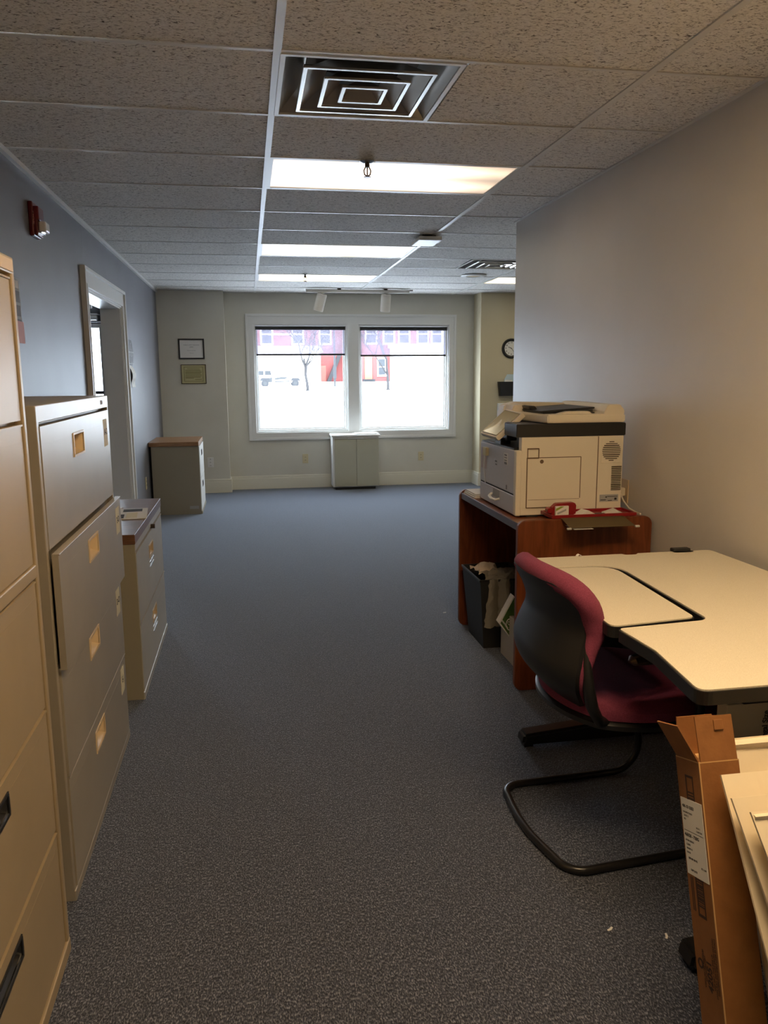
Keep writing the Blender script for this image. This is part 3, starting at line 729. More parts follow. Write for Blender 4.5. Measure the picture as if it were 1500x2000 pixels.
for b_ in ((fx0, fx1, fz0, fz0+f), (fx0, fx1, fz1-f, fz1), (fx0, fx0+f, fz0, fz1), (fx1-f, fx1, fz0, fz1)): mb.box(b_[0], b_[1], YP-.014, YP, b_[2], b_[3], .001)
part('frame', mb, 'bronze', t)
part('sheet', MB().box(fx0+f, fx1-f, YP-.008, YP-.001, fz0+f, fz1-f), 'aged', t)
mb = MB()
g = .035
for b_ in ((fx0+g, fx1-g, fz0+g*.8, fz0+g*.8+.004), (fx0+g, fx1-g, fz1-g*.8-.004, fz1-g*.8), (fx0+g, fx0+g+.004, fz0+g*.8, fz1-g*.8), (fx1-g-.004, fx1-g, fz0+g*.8, fz1-g*.8)): mb.box(b_[0], b_[1], YP-.0088, YP-.008, b_[2], b_[3])
zs = [(1.482, .25, .75)]+[(1.466-i*.0135, .17, .82-.05*((i*7) % 3 == 0)) for i in range(7)]+[(1.372, .17, .5), (1.358, .55, .82)]
lines(mb, fx0, fx1, YP-.008, zs, .0045)
part('printing', mb, mat('olive_ink', (.16, .14, .04), .8), t)

# fire alarm strobe on the left wall
t = thing('fire_alarm', 'dark red fire alarm strobe high on the blue-grey wall', 'fire alarm', (XL, 1.66, 2.12))
part('back_plate', MB().box(XL, XL+.022, 1.585, 1.715, 2.075, 2.235, .006), 'darkred', t)
part('housing', MB().box(XL+.02, XL+.045, 1.60, 1.70, 2.15, 2.215, .004).box(XL+.02, XL+.036, 1.60, 1.70, 2.08, 2.16, .004), 'darkred', t)
part('strobe_lens', MB().box(XL+.036, XL+.072, 1.615, 1.69, 2.098, 2.148, .008), 'clearpl', t, label='clear strobe lens')
part('strobe_tube', MB().cyl((XL+.052, 1.652, 2.122), .008, .06, 'y', 12).box(XL+.034, XL+.05, 1.612, 1.693, 2.092, 2.10), 'chrome', t)
mb = MB(); text_mb(mb, 'FIRE', .034, frame_mx((XL+.0222, 1.598, 2.16), (0, 0, -1), (0, 1, 0)), .0005, True)
part('lettering', mb, 'pink', t)

# wall calendar behind the first cabinet
t = thing('wall_calendar', 'grey printed wall poster with month grids behind the nearest filing cabinet', 'poster', (XL, 1.15, 1.56))
py0, py1, pz0, pz1 = .93, 1.315, 1.60, 1.842
part('sheet', MB().box(XL, XL+.002, py0, py1, pz0, pz1), 'mid_print', t)
mb = MB()
for j in range(3):
    for i in range(3): mb.box(XL+.002, XL+.0026, py0+.02+i*.125, py0+.125+i*.125, pz0+.012+j*.062, pz0+.060+j*.062)
part('month_grids', mb, 'grey_print', t)
part('heading', MB().box(XL+.002, XL+.0028, py0+.02, py1-.02, pz1-.045, pz1-.012), 'paper', t)
t = thing('wall_notice', 'pink and blue notice taped under the grey poster behind the nearest filing cabinet', 'notice', (XL, 1.2, 1.56))
part('sheet', MB().box(XL+.002, XL+.0035, 1.05, 1.335, 1.555, 1.652), 'pink', t)
part('picture', MB().box(XL+.0035, XL+.0042, 1.07, 1.23, 1.60, 1.645), mat('blue_print', (.12, .2, .42), .7), t)
part('white_panel', MB().box(XL+.0035, XL+.0042, 1.07, 1.22, 1.56, 1.597), 'paper', t)

# poster with curling sheet right of the doorway
t = thing('wall_poster', 'grey wall calendar with a curling white sheet on the blue-grey wall beyond the doorway', 'calendar', (XL, 4.75, 1.3))
part('picture', MB().grid(lambda u, v: (XL+.006+.012*math.sin(v*PI), 4.50+.34*u-.03*v, 1.50+.215*v), 6, 6, lambda u, v: (-.0015, 0, 0)), mat('dark_grey_picture', (.13, .13, .13), .6), t)
mb = MB()
for (a, b, c) in ((4.65, 1.655, .030), (4.67, 1.545, .032)): mb.lathe([(c, 0), (c*.8, 0), (c*.8, .001), (c, .001)], (0, 0, 0), 18, frame_mx((XL+.021, a, b), (0, 1, 0), (0, 0, 1)))
mb.box(XL+.0185, XL+.0205, 4.5, 4.82, 1.60, 1.612).box(XL+.012, XL+.015, 4.5, 4.83, 1.507, 1.513)
part('printing', mb, 'mid_print', t)
part('backing', MB().box(XL+.001, XL+.003, 4.47, 4.83, 1.30, 1.50), 'black', t)
part('curled_page', MB().grid(lambda u, v: (XL+.006+.022*math.sin(PI*min(1, (1-v)*1.3)), 4.52+.22*u+.20*(1-v)**.7, 1.305+.19*v), 8, 10, lambda u, v: (-.0012, 0, 0)), 'paper', t, smooth=True)

# far right: clock, file pocket and thermostat box on the beige wall
cx, cz = 3.115, 1.706
t = thing('wall_clock', 'round black-rimmed wall clock half hidden by the end of the beige wall', 'clock', (cx, YQ, cz-.115))
R = frame_mx((cx, YQ, cz), (1, 0, 0), (0, 0, 1))
part('rim', MB().lathe([(.088, .010), (.092, .026), (.108, .030), (.120, .020), (.122, .0), (.088, .0)], (0, 0, 0), 48, R), 'black', t, smooth=True)
part('dial', MB().cyl((0, 0, .006), .094, .006, 'z', 40, None, R), 'paper', t)
mb = MB()
for h_ in range(1, 13):
    a = PI/2-h_*PI/6; text_mb(mb, str(h_), .026, R @ Matrix.Translation((.071*math.cos(a), .071*math.sin(a), .0096)), .0003, True)
part('numerals', mb, 'ink', t)
mb = MB()
for ang, ln, wd in ((2.72, .045, .006), (-.9, .066, .004)): mb.box(-.01, ln, -wd/2, wd/2, .0115, .013, 0, R @ Matrix.Rotation(ang, 4, 'Z'))
part('hands', mb, 'ink', t)
t = thing('wall_file_pocket', 'black wall file pocket under the clock with papers in it', 'file holder', (3.07, YQ, 1.12))
mb = MB().prism([(2.945, 1.30), (3.27, 1.30), (3.25, 1.13), (2.965, 1.13)], 'y', YQ-.07, YQ-.066).prism([(2.945, 1.30), (3.27, 1.30), (3.25, 1.13), (2.965, 1.13)], 'y', YQ-.004, YQ-.0005).box(2.965, 3.25, YQ-.07, YQ-.002, 1.125, 1.131)
mb.prism([(2.945, 1.30), (2.95, 1.30), (2.97, 1.13), (2.965, 1.13)], 'y', YQ-.07, YQ-.002)
part('pocket', mb, 'black', t)
t = thing('leaflet_bundle', 'white and pale blue leaflets standing in the black wall file pocket', 'papers', (3.1, YQ-.03, 1.14))
part('sheet', MB().prism([(3.02, 1.14), (3.2, 1.14), (3.19, 1.39), (3.06, 1.39), (3.025, 1.33)], 'y', YQ-.03, YQ-.028), mat('pale_blue_paper', (.5, .62, .68), .7), t)
part('sheet', MB().prism([(2.99, 1.14), (3.13, 1.16), (3.12, 1.32), (3.03, 1.325), (3.02, 1.275)], 'y', YQ-.05, YQ-.048), 'paper', t)
t = thing('wall_switch_box', 'white wall switch box below the black file pocket, behind the printer screen', 'wall box', (3.02, YQ, .86))
part('box', MB().box(2.945, 3.14, YQ-.04, YQ, .86, 1.035, .006), 'white_plastic', t)
part('switch', MB().box(3.03, 3.045, YQ-.055, YQ-.04, .945, .985, .002), 'ink', t)

# ------------------------------------------------------------------ printer table
ty0, ty1, tx0, tx1 = .589, 1.577, 1.005, 1.628
t = thing('printer_table', 'reddish oak laminate printer table with rounded end panels against the right wall', 'table', ((tx0+tx1)/2, (ty0+ty1)/2, 0))
def rpanel(y0, y1):
    r = .035; pts = []
    for cx, cz, a0 in ((tx1-r, r, -90), (tx1-r, .775-r, 0), (tx0+r, .775-r, 90), (tx0+r, r, 180)):
        for k in range(7):
            a = math.radians(a0+k*15); pts.append((cx+r*math.cos(a), cz+r*math.sin(a)))
    return MB().prism(pts, 'y', y0, y1, .003)
part('side_panel', rpanel(ty0, ty0+.028), 'oak', t)
part('side_panel', rpanel(ty1-.028, ty1), 'oak', t)
part('tabletop', MB().box(tx0+.012, tx1-.004, ty0+.028, ty1-.028, .728, .760, .003), 'oak_top', t)
part('edge_band', MB().box(tx0+.006, tx0+.013, ty0+.028, ty1-.028, .727, .7605, .002), mat('grey_brown_edge_band', (.10, .07, .06), .35), t)
part('back_panel', MB().box(tx1-.10, tx1-.085, ty0+.028, ty1-.028, .12, .728), 'oak', t)

# ------------------------------------------------------------------ printer
px0, px1, py0, py1 = 1.047, 1.556, .752, 1.308
t = thing('photocopier', 'cream office photocopier with a black band and tilted touch screen on the oak table', 'photocopier', ((px0+px1)/2, (py0+py1)/2, .76))
part('base_unit', MB().box(px0+.024, px1, py0, py1, .768, 1.062, .004).box(px0+.024, px1, py0, py0+.04, 1.055, 1.122, .003).box(1.32, px1, py0+.03, py1, 1.055, 1.122, .003), 'cream', t)
part('feet', MB().box(1.10, 1.155, py0+.002, py0+.06, .760, .775).box(px0+.03, px1-.02, py0+.02, py1-.02, .760, .770), 'dark', t)
part('front_column', MB().box(px0, px0+.026, py0, py0+.035, .766, 1.062, .005), 'cream', t)
d = part('front_door', MB().box(px0, px0+.024, py0+.028, py1, .862, 1.062, .004), 'panelgrey', t)
part('keyhole_sticker', MB().box(px0-.001, px0, .87, .925, .985, 1.04), 'paper', d)
mb = MB()
for zz, hh in ((1.030, .006), (1.018, .003), (1.005, .003), (.992, .010)): mb.box(px0-.0016, px0-.001, .88, .915, zz-hh/2, zz+hh/2)
mb.box(px0-.001, px0-.0004, 1.03, 1.06, .982, .990).box(px0-.001, px0-.0004, 1.03, 1.055, .968, .974).box(px0-.001, px0-.0004, .875, .888, .872, .892)
part('printing', mb, 'grey_print', d)
mb = MB().box(px0-.0012, px0, 1.20, 1.29, .93, 1.035)
part('instruction_sheet', mb, mat('pale_pink_paper', (.58, .50, .50), .7), d)
part('torn_tape', MB().prism([(1.205, .86), (1.235, .93), (1.225, .99), (1.24, 1.0), (1.25, .95), (1.24, .90), (1.22, .86)], 'x', px0-.003, px0-.0015), 'paper', d)
part('sticky_pad', MB().box(px0-.016, px0, 1.165, 1.215, 1.0, 1.04, .002), 'label_card', t)
d = part('paper_drawer', MB().box(px0, px0+.024, py0+.028, py1, .768, .857, .004), 'panelgrey', t)
part('handle', MB().tube([(px0-.002, 1.10, .822), (px0-.018, 1.09, .812), (px0-.024, 1.04, .806), (px0-.018, .99, .806), (px0-.002, .98, .812)], .008, 8, flat=.7), 'white_plastic', d, smooth=True)
part('handle_recess', MB().box(px0-.001, px0+.0, .985, 1.085, .812, .85), 'mid_print', d)
part('drawer_seam', MB().box(px0+.002, px0+.03, py0+.004, py1-.004, .857, .862), 'dark', t)
# near side details
d = part('side_door', MB().box(1.098, 1.352, py0-.003, py0+.002, .802, 1.030, .001), 'cream', t)
mb = MB(); y_ = py0-.0036
def strip(mb, x0, x1, z0, z1): mb.box(x0, x1, y_, y_+.003, z0, z1)
strip(mb, 1.098, 1.352, 1.028, 1.031); strip(mb, 1.350, 1.353, .842, 1.03); strip(mb, 1.096, 1.099, .802, 1.03); strip(mb, 1.098, 1.30, .802, .8045); strip(mb, 1.105, 1.35, .838, .8395)
strip(mb, 1.432, 1.4345, .775, 1.12); strip(mb, 1.098, 1.152, 1.068, 1.073); strip(mb, 1.150, 1.153, .998+.03, 1.07); strip(mb, 1.098, 1.152, 1.026, 1.031); strip(mb, 1.098, 1.101, 1.03, 1.07)
mb.cyl((1.166, y_+.0015, 1.012), .009, .003, 'y', 16)
part('panel_seams', mb, mat('brown_seam', (.16, .10, .055), .7), t)
mb = MB(); cxv, czv, rv = 1.510-.012, 1.052, .044
for k in range(11):
    zz = czv+(k-5)*.0085; hw = math.sqrt(max(0, rv*rv-(zz-czv)**2)); mb.box(cxv-hw, cxv+hw, y_, y_+.003, zz-.0016, zz+.0016)
part('vent_slots', mb, M_vent := mat('dark_vent_slot', (.05, .03, .015), .8), t); mb = MB()
for k in range(14): strip(mb, 1.503, 1.553-.004, .872+k*.0082, .8752+k*.0082)
part('vent_slots', mb, M_vent, t)
part('vent_surround', MB().box(1.450, 1.548, py0-.0018, py0+.001, .998, 1.108, .001), 'cream', t)
mb = MB().box(1.450, 1.540, py0-.002, py0, .820, .852)
part('rating_plate', mb, 'mid_print', t)
mb = MB()
for q in ((1.454, 1.48, .826, .829), (1.478, 1.485, .838, .843), (1.487, 1.535, .842, .844), (1.522, 1.532, .827, .836), (1.49, 1.51, .823, .826)): mb.box(q[0], q[1], py0-.0025, py0-.002, q[2], q[3])
part('rating_print', mb, 'ink', t)
# output tray and black scanner band
part('output_tray', MB().box(px0+.004, 1.33, py0+.045, py1-.01, 1.062, 1.070, .002).prism([(px0+.01, 1.07), (1.33, 1.07), (1.33, 1.10), (1.20, 1.085)], 'y', py0+.06, py1-.02), 'black', t)
part('scanner_band', MB().prism([(1.045, .75), (px1+.008, .75), (px1+.008, py1), (1.20, py1), (1.09, 1.0), (1.045, .92)], 'z', 1.122, 1.180, .003), 'black', t)
part('scanner_lid', MB().prism([(1.190, .752), (px1+.004, .752), (px1+.004, py1), (1.13, py1), (1.13, 1.08)], 'z', 1.183, 1.220, .005), 'cream', t)
part('feeder_cover', MB().prism([(1.455, 1.204), (px1-.0, 1.204), (px1+.002, 1.236), (px1-.02, 1.262), (1.48, 1.262), (1.462, 1.23)], 'y', .758, py1-.01, .003), 'cream', t)
mb = MB().prism([(1.135, 1.204), (1.46, 1.204), (1.46, 1.255), (1.20, 1.262), (1.14, 1.245)], 'y', 1.22, py1-.005, .004).prism([(1.135, 1.204), (1.215, 1.204), (1.20, 1.255), (1.15, 1.25)], 'y', 1.10, 1.25, .004)
part('feeder_back', mb, 'cream', t)
part('feeder_tray', MB().prism([(1.20, 1.222), (1.46, 1.240), (1.46, 1.248), (1.19, 1.232)], 'y', .86, 1.22, .002).box(1.20, 1.45, .84, 1.21, 1.219, 1.224).prism([(1.20, 1.224), (1.24, 1.224), (1.22, 1.250), (1.19, 1.250)], 'y', 1.0, 1.22, .002), 'black', t)
part('paper_guide', MB().prism([(1.25, 1.219), (1.42, 1.219), (1.40, 1.232), (1.30, 1.232)], 'y', .79, .835, .002), 'cream', t)
# touch screen
def slab(q, th):
    """q: four corner points, thickness downwards along the normal"""
    q = [Vector(p) for p in q]; n = (q[1]-q[0]).cross(q[3]-q[0]).normalized()
    b = MB(); v = [b.bm.verts.new(p) for p in q]; u = [b.bm.verts.new(p-n*th) for p in q]
    b.bm.faces.new(v); b.bm.faces.new(u[::-1])
    for i in range(4): b.bm.faces.new((v[i], u[i], u[(i+1) % 4], v[(i+1) % 4]))
    bmesh.ops.recalc_face_normals(b.bm, faces=b.bm.faces)
    bmesh.ops.bevel(b.bm, geom=list(b.bm.edges), offset=.002, segments=2, affect='EDGES')
    return b, n
q = [(.990, 1.13, 1.118), (1.006, .925, 1.110), (1.135, .925, 1.222), (1.118, 1.13, 1.234)]
b, n = slab(q, .022)
sc = part('control_panel', b, 'cream', t)
c = sum((Vector(p) for p in q), Vector())/4
q3 = [c+(Vector(p)-c)*.90+n*.0006 for p in q]; b3_, _ = slab(q3, .001); part('bezel', b3_, 'mid_print', sc)
q2 = [c+(Vector(p)-c)*.86+n*.0016 for p in q]
b2, _ = slab(q2, .001)
part('touch_screen', b2, mat('off_screen_reflected_tint', (.50, .43, .20), .12), sc)  # screen is off; its yellow base colour stands in for reflected light
part('panel_arm', MB().box(1.07, 1.12, .96, 1.10, 1.09, 1.15, .004).box(1.05, 1.10, .99, 1.08, 1.07, 1.10, .003), 'black', t)

# things on the printer table
t = thing('paper_stack', 'stack of white paper at the far front corner of the oak table beside the photocopier', 'papers', (1.09, 1.43, .76))
for i in range(3): part('sheets', MB().box(1.022+i*.004, 1.24, 1.33, 1.535-i*.006, .760+i*.008, .767+i*.008, .0015, Matrix.Translation((0, 0, 0))), 'paper', t)
t = thing('serving_tray', 'shallow dark red tray of odds and ends in front of the photocopier', 'tray', (1.38, .65, .775))
mb = MB().box(1.17, 1.56, .612, .745, .776, .780, .001)
for q_ in ((1.17, 1.56, .608, .614), (1.17, 1.56, .742, .747), (1.166, 1.172, .608, .747), (1.556, 1.562, .608, .747)): mb.box(q_[0], q_[1], q_[2], q_[3], .776, .790, .001)
part('tray_body', mb, 'red', t)
t = thing('tape_dispenser', 'red desk tape dispenser with a white and green label standing in the red tray', 'tape dispenser', (1.25, .66, .78))
part('housing', MB().prism([(1.185, .780), (1.30, .780), (1.302, .826), (1.29, .835), (1.21, .832), (1.188, .812)], 'y', .665, .70, .003).cyl((1.178, .68, .802), .012, .03, 'y', 16), 'red', t)
part('carton_label', MB().box(1.20, 1.262, .655, .666, .781, .822, .001), 'paper', t)
part('green_stripe', MB().prism([(1.202, .800), (1.24, .820), (1.225, .821), (1.202, .812)], 'y', .6542, .655), mat('lime_print', (.30, .38, .05), .6), t)
part('grey_stripe', MB().prism([(1.21, .785), (1.25, .801), (1.25, .810), (1.208, .793)], 'y', .6542, .655), 'mid_print', t)
sc = [(1.34, .66, .3, 'white paper scrap lying left of centre in the red tray'), (1.47, .66, -.4, 'folded white card lying at the right end of the red tray')]
for x, y, a, lab in sc:
    R = Matrix.Translation((x, y, .781)) @ Matrix.Rotation(a, 4, 'Z')
    tag(part('paper_scrap', MB().prism([(-.045, 0), (.045, 0), (.005, .02)], 'y', -.02, .03, 0, R), 'paper'), lab, 'paper scrap')
tag(part('coin_card', MB().box(1.385, 1.43, .625, .66, .781, .785, .001), 'ink'), 'small dark card lying in the middle of the red tray', 'card')
t = thing('hanging_folder', 'olive hanging file folder with white hooks overhanging the near edge of the oak table', 'file folder', (1.37, .56, .775))
def fold_pt(u, v):
    y = .74-.28*v; z = .7765-(0 if y > .585 else (.585-y)*.13)
    xl = 1.219-.030*v; xr = 1.505-.023*v
    return (xl+(xr-xl)*u, y, z)
part('card', MB().grid(fold_pt, 2, 14, lambda u, v: (0, 0, .0015)), 'olive', t)
part('inner_card', MB().box(1.205, 1.29, .452, .55, .7555, .7565, 0, Matrix.Translation((0, .0, -.0)) ), 'paper', t)
for a in (1.174, 1.480): part('hook', MB().box(a, a+.020, .454, .464, .755, .763, .002), 'white_plastic', t)

# under the table: wastebasket, liner, paper carton
wx0, wx1, wy0, wy1 = 1.000, 1.265, 1.125, 1.47
t = thing('wastebasket', 'black rectangular wastebasket under the oak table', 'trash can', ((wx0+wx1)/2, (wy0+wy1)/2, 0))
mb = MB(); tp = [(wx0, wy0), (wx1, wy0), (wx1, wy1), (wx0, wy1)]; i_ = .032; bt = [(wx0+i_, wy0+i_), (wx1-i_, wy0+i_), (wx1-i_, wy1-i_), (wx0+i_, wy1-i_)]
cxx, cyy = (wx0+wx1)/2, (wy0+wy1)/2
def shr(p, s): return (cxx+(p[0]-cxx)*s, cyy+(p[1]-cyy)*s)
for k in range(4):
    a, b = tp[k], tp[(k+1) % 4]; c_, d_ = bt[(k+1) % 4], bt[k]
    mb.poly([(*d_, 0), (*c_, 0), (*b, .37), (*a, .37)])
    a2, b2_, c2, d2 = shr(a, .97), shr(b, .97), shr(c_, .97), shr(d_, .97)
    mb.poly([(*a2, .37), (*b2_, .37), (*c2, .01), (*d2, .01)]); mb.poly([(*a, .37), (*b, .37), (*b2_, .37), (*a2, .37)])
mb.poly([(*p, 0.0) for p in bt]); mb.poly([(*shr(p, .97), 0.01) for p in bt])
part('bin', mb, 'black_matte', t)
mb = MB()
for a0, a1, b0, b1 in ((wx0-.004, wx1+.004, wy0-.004, wy0+.004), (wx0-.004, wx1+.004, wy1-.004, wy1+.004), (wx0-.004, wx0+.004, wy0, wy1), (wx1-.004, wx1+.004, wy0, wy1)): mb.box(a0, a1, b0, b1, .362, .374, .002)
part('rim', mb, 'black', t)
rnd = random.Random(3)
def crumple(fn, amp, seed):
    r = random.Random(seed); n = {}
    def g(u, v):
        k = (round(u, 3), round(v, 3))
        if k not in n: n[k] = Vector((r.uniform(-1, 1), r.uniform(-1, 1), r.uniform(-1, 1)))*amp
        return Vector(fn(u, v))+n[k]
    return g
t = thing('bin_liner', 'crumpled clear plastic bag hanging over the near side of the black wastebasket', 'plastic bag', (1.12, 1.1, .2))
part('hanging_bag', MB().grid(crumple(lambda u, v: (1.015+.03*v+(.155-.05*v)*u, wy0-.012-.012*math.sin(u*PI*3)-.014*(1-v), .13+.25*v), .004, 5), 10, 14), 'bag', t, smooth=True)
part('bag_top', MB().grid(crumple(lambda u, v: (1.03+.20*u, wy0+.0+.20*v, .375+.02*math.sin(v*PI)), .008, 8), 8, 8), 'bag', t)
tag(part('crumpled_paper', MB().grid(crumple(lambda u, v: (1.02+.13*u, wy0+.10+.16*v, .385+.04*math.sin(v*PI)*math.sin(u*PI)), .012, 9), 6, 6), mat('tan_crumpled_paper', (.62, .50, .38), .7)), 'crumpled tan paper on top of the black wastebasket', 'paper')
tag(part('envelope', MB().box(1.10, 1.25, 1.14, 1.30, .386, .389, 0, Matrix.Translation((0, -.0, .02)) @ Matrix.Rotation(.04, 4, 'Y')), mat('brown_envelope', (.25, .18, .11), .7)), 'flat brown envelope lying on the black wastebasket', 'envelope')

t = thing('paper_carton', 'white paper carton standing on the floor between the wastebasket and the table side', 'carton', (1.22, .86, 0))
part('carton', MB().box(1.098, 1.36, .72, 1.08, 0, .235, .003), mat('off_white_carton', (.52, .46, .38), .6), t)
t = thing('ream_wrapper', 'green and white printed ream lid propped at a tilt on the white carton', 'carton lid', (1.08, .92, .235))
A = Vector((1.082, .95, .268)); B = Vector((1.046, .95, .201)); D = Vector((1.106, .95, .116)); Cc = A+(D-B)
U = (B-A); V = (D-B)
nn = Vector((0, -1, 0))
def quad(mb, a, b, c_, d_, off, th):
    pts = [A+U*a+V*b, A+U*c_+V*b, A+U*c_+V*d_, A+U*a+V*d_]
    pts = [p+nn*off for p in pts]
    v = [mb.bm.verts.new(p) for p in pts]; u = [mb.bm.verts.new(p+Vector((0, th, 0))) for p in pts]
    mb.bm.faces.new(v); mb.bm.faces.new(u[::-1])
    for i in range(4): mb.bm.faces.new((v[i], u[i], u[(i+1) % 4], v[(i+1) % 4]))
    bmesh.ops.recalc_face_normals(mb.bm, faces=mb.bm.faces); return mb
part('lid', quad(MB(), -1.0, 0, 1, 1, 0, .05), 'paper', t)
part('green_print', quad(MB(), -.95, .07, .93, .93, .001, .001), 'green', t)
mb = MB(); ctr = A+U*.45+V*.55+nn*.0025
Rm = frame_mx(ctr, V.normalized(), -U.normalized())
mb.lathe([(.026, 0), (.021, 0), (.021, .0006), (.026, .0006)], (0, 0, 0), 24, Rm)
text_mb(mb, 'CAS', .019, Rm, .0003, True)
text_mb(mb, 'casemate', .017, frame_mx(A+U*.70+V*.27+nn*.0022, V, -U), .0003, True)
text_mb(mb, 'Multi-use paper', .008, frame_mx(A+U*.45+V*.86+nn*.0022, V, -U), .0003)
part('white_print', mb, 'paper', t)

# ------------------------------------------------------------------ desk
t = thing('computer_desk', 'cream laminate computer desk with black edges and an inset keyboard platform', 'desk', (1.2, -.55, 0))
def rounded(pts, r, n=6):
    out = []; N = len(pts)
    for i in range(N):
        p = Vector(pts[i][:2]); a = Vector(pts[i-1][:2]); b = Vector(pts[(i+1) % N][:2]); rr = pts[i][2] if len(pts[i]) > 2 else r
        d1 = (a-p).normalized(); d2 = (b-p).normalized(); ang = d1.angle(d2); dd = min(rr/math.tan(ang/2), (a-p).length*.49, (b-p).length*.49)
        if rr <= 0: out.append((p.x, p.y)); continue
        s, e = p+d1*dd, p+d2*dd
        for k in range(n+1):
            tt = k/n; q_ = s*(1-tt)**2+p*2*tt*(1-tt)+e*tt**2; out.append((q_.x, q_.y))
    return out
TZ = .74
main = [(.862, .062, .02), (1.225, .062, .006), (1.235, .045, .006), (1.27, .045, .006), (1.285, .062, .006), (1.43, .062, .004), (1.43, .04, .004), (1.50, .04, .004), (1.505, .062, .004), (1.585, .062, .03), (1.60, -1.175, .03), (.790, -1.180, .03), (.823, -.93, .03), (.812, -.752, .02), (1.088, -.727, .035), (1.120, -.100, .095), (.862, -.091, .005)]
mp_ = rounded(main, .02)
part('top_edge', MB().prism(mp_, 'z', TZ-.034, TZ-.0035), 'black', t)
def inset(pts, d):
    cxm = None; out = []; N = len(pts)
    area = sum(pts[i][0]*pts[(i+1) % N][1]-pts[(i+1) % N][0]*pts[i][1] for i in range(N)); sgn = 1 if area > 0 else -1
    for i in range(N):
        a = Vector(pts[i-1]); p = Vector(pts[i]); b = Vector(pts[(i+1) % N]); tdir = (b-a)
        if tdir.length < 1e-9: out.append((p.x, p.y)); continue
        tdir.normalize(); nrm = Vector((-tdir.y, tdir.x))*sgn; q_ = p+nrm*d; out.append((q_.x, q_.y))
    return out
part('desktop', MB().prism(inset(mp_, .0045), 'z', TZ-.0036, TZ), 'desk', t)
kp = rounded([(.855, -.098, .01), (1.108, -.108, .09), (1.070, -.706, .03), (.801, -.740, .03)], .02)
part('platform_edge', MB().prism(kp, 'z', TZ-.034, TZ-.0035), 'black', t)
part('keyboard_platform', MB().prism(inset(kp, .004), 'z', TZ-.0036, TZ), 'desk', t)
part('platform_bracket', MB().box(.86, 1.10, -.45, -.40, TZ-.055, TZ-.034).box(1.0, 1.3, -.5, -.35, TZ-.07, TZ-.05), 'black_metal', t)
part('cable_clip', MB().box(1.425, 1.495, .046, .075, TZ-.002, TZ+.012, .004), 'black', t)
for y in (.104, -1.089):
    sgn = 1 if y > 0 else -1
    yc_ = y-.02*sgn if y > 0 else y
    mb = MB().prism([(.852, .012), (.860, .055), (1.22, .085), (1.55, .055), (1.555, .012)], 'y', yc_-.036, yc_+.036, .010)
    mb.box(.865, .90, yc_-.02, yc_+.02, 0, .013).box(1.50, 1.54, yc_-.02, yc_+.02, 0, .013)
    ft = part('foot', mb, 'black_metal', t)
    part('leg_column', MB().box(1.16, 1.32, yc_-.022, yc_+.022, .06, TZ-.034, .006).box(.95, 1.50, yc_-.016, yc_+.016, TZ-.075, TZ-.034, .003), 'black_metal', t)
part('modesty_panel', MB().box(1.245, 1.262, -1.05, .06, .28, TZ-.04, .002), 'black_matte', t)
tag(part('paper_scrap', MB().grid(crumple(lambda u, v: (1.04+.02*u, .04+.015*v, TZ+.002+.006*math.sin(u*PI)), .0025, 21), 4, 4), 'paper'), 'tiny crumpled white paper on the far edge of the cream desk', 'paper scrap')

# ------------------------------------------------------------------ office chair (local: faces +x)
t = thing('office_chair', 'maroon cantilever office chair with a black plastic back shell pushed toward the desk', 'chair', (.945, -.450, 0), (0, 0, math.radians(4)))
def arc(c, r, a0, a1, n, fn): return [fn(c, r, math.radians(a0+(a1-a0)*k/n)) for k in range(n+1)]
def sled():
    r = .0125; z = r; pts = []
    def side(sy):
        s = []
        s += [(.02, sy*.20, .405), (.14, sy*.215, .405)]
        s += [(.14+.10*math.sin(a), sy*(.22+.01*(a)), .305+.10*math.cos(a)) for a in [k*PI/2/6 for k in range(1, 7)]]
        s += [(.258, sy*.238, .20), (.268, sy*.242, .12)]
        s += [(.168+.10*math.cos(a), sy*.243, z+.10-.10*math.sin(a)) for a in [k*PI/2/6 for k in range(1, 7)]]
        s += [(-.10, sy*.248, z)]
        s += [(-.185-.065*math.sin(a), sy*(.178+.072*math.cos(a)), z) for a in [k*PI/2/6 for k in range(0, 7)]]
        return s
    a = side(1); b = side(-1)[::-1]
    return a+[(-.262, .10, z), (-.268, .04, z), (-.268, -.04, z), (-.262, -.10, z)]+b
part('sled_frame', MB().tube(sled(), .0125, 12), 'black_metal', t, local=True, smooth=True)
def lerp(P_, z):
    if z <= P_[0][0]: return P_[0][1]
    for (z0, a), (z1, b) in zip(P_, P_[1:]):
        if z <= z1:
            k = (z-z0)/(z1-z0); return a+(b-a)*k
    return P_[-1][1]
def smooth_lerp(P_, z, h=.018): return sum(lerp(P_, z+d*h) for d in (-1, -.5, 0, .5, 1))/5
BX = [(.43, -.165), (.48, -.215), (.53, -.262), (.58, -.275), (.64, -.255), (.70, -.228), (.76, -.248), (.80, -.272), (.86, -.295)]
BWD = [(.43, .10), (.46, .150), (.50, .190), (.55, .215), (.60, .220), (.66, .205), (.72, .196), (.77, .203), (.80, .205)]
def bx(z): return smooth_lerp(BX, z)
def bw(z, top=.835, r=.075):
    w_ = smooth_lerp(BWD, z)
    if z > top-r: w_ -= r*(1-math.sqrt(max(0, 1-((z-top+r)/r)**2)))*.95
    return w_
def back_pt(u, v, z0, z1, off, s, curve=.045):
    z = z0+(z1-z0)*v; y = (u*2-1)*bw(z, z1)*s
    return (bx(z)+off+curve*(abs(y)/.22)**2, y, z)
part('back_shell', MB().grid(lambda u, v: back_pt(u, v, .462, .828, 0, 1.0), 22, 30, lambda u, v: (.014, 0, 0)), 'black', t, local=True, smooth=True)
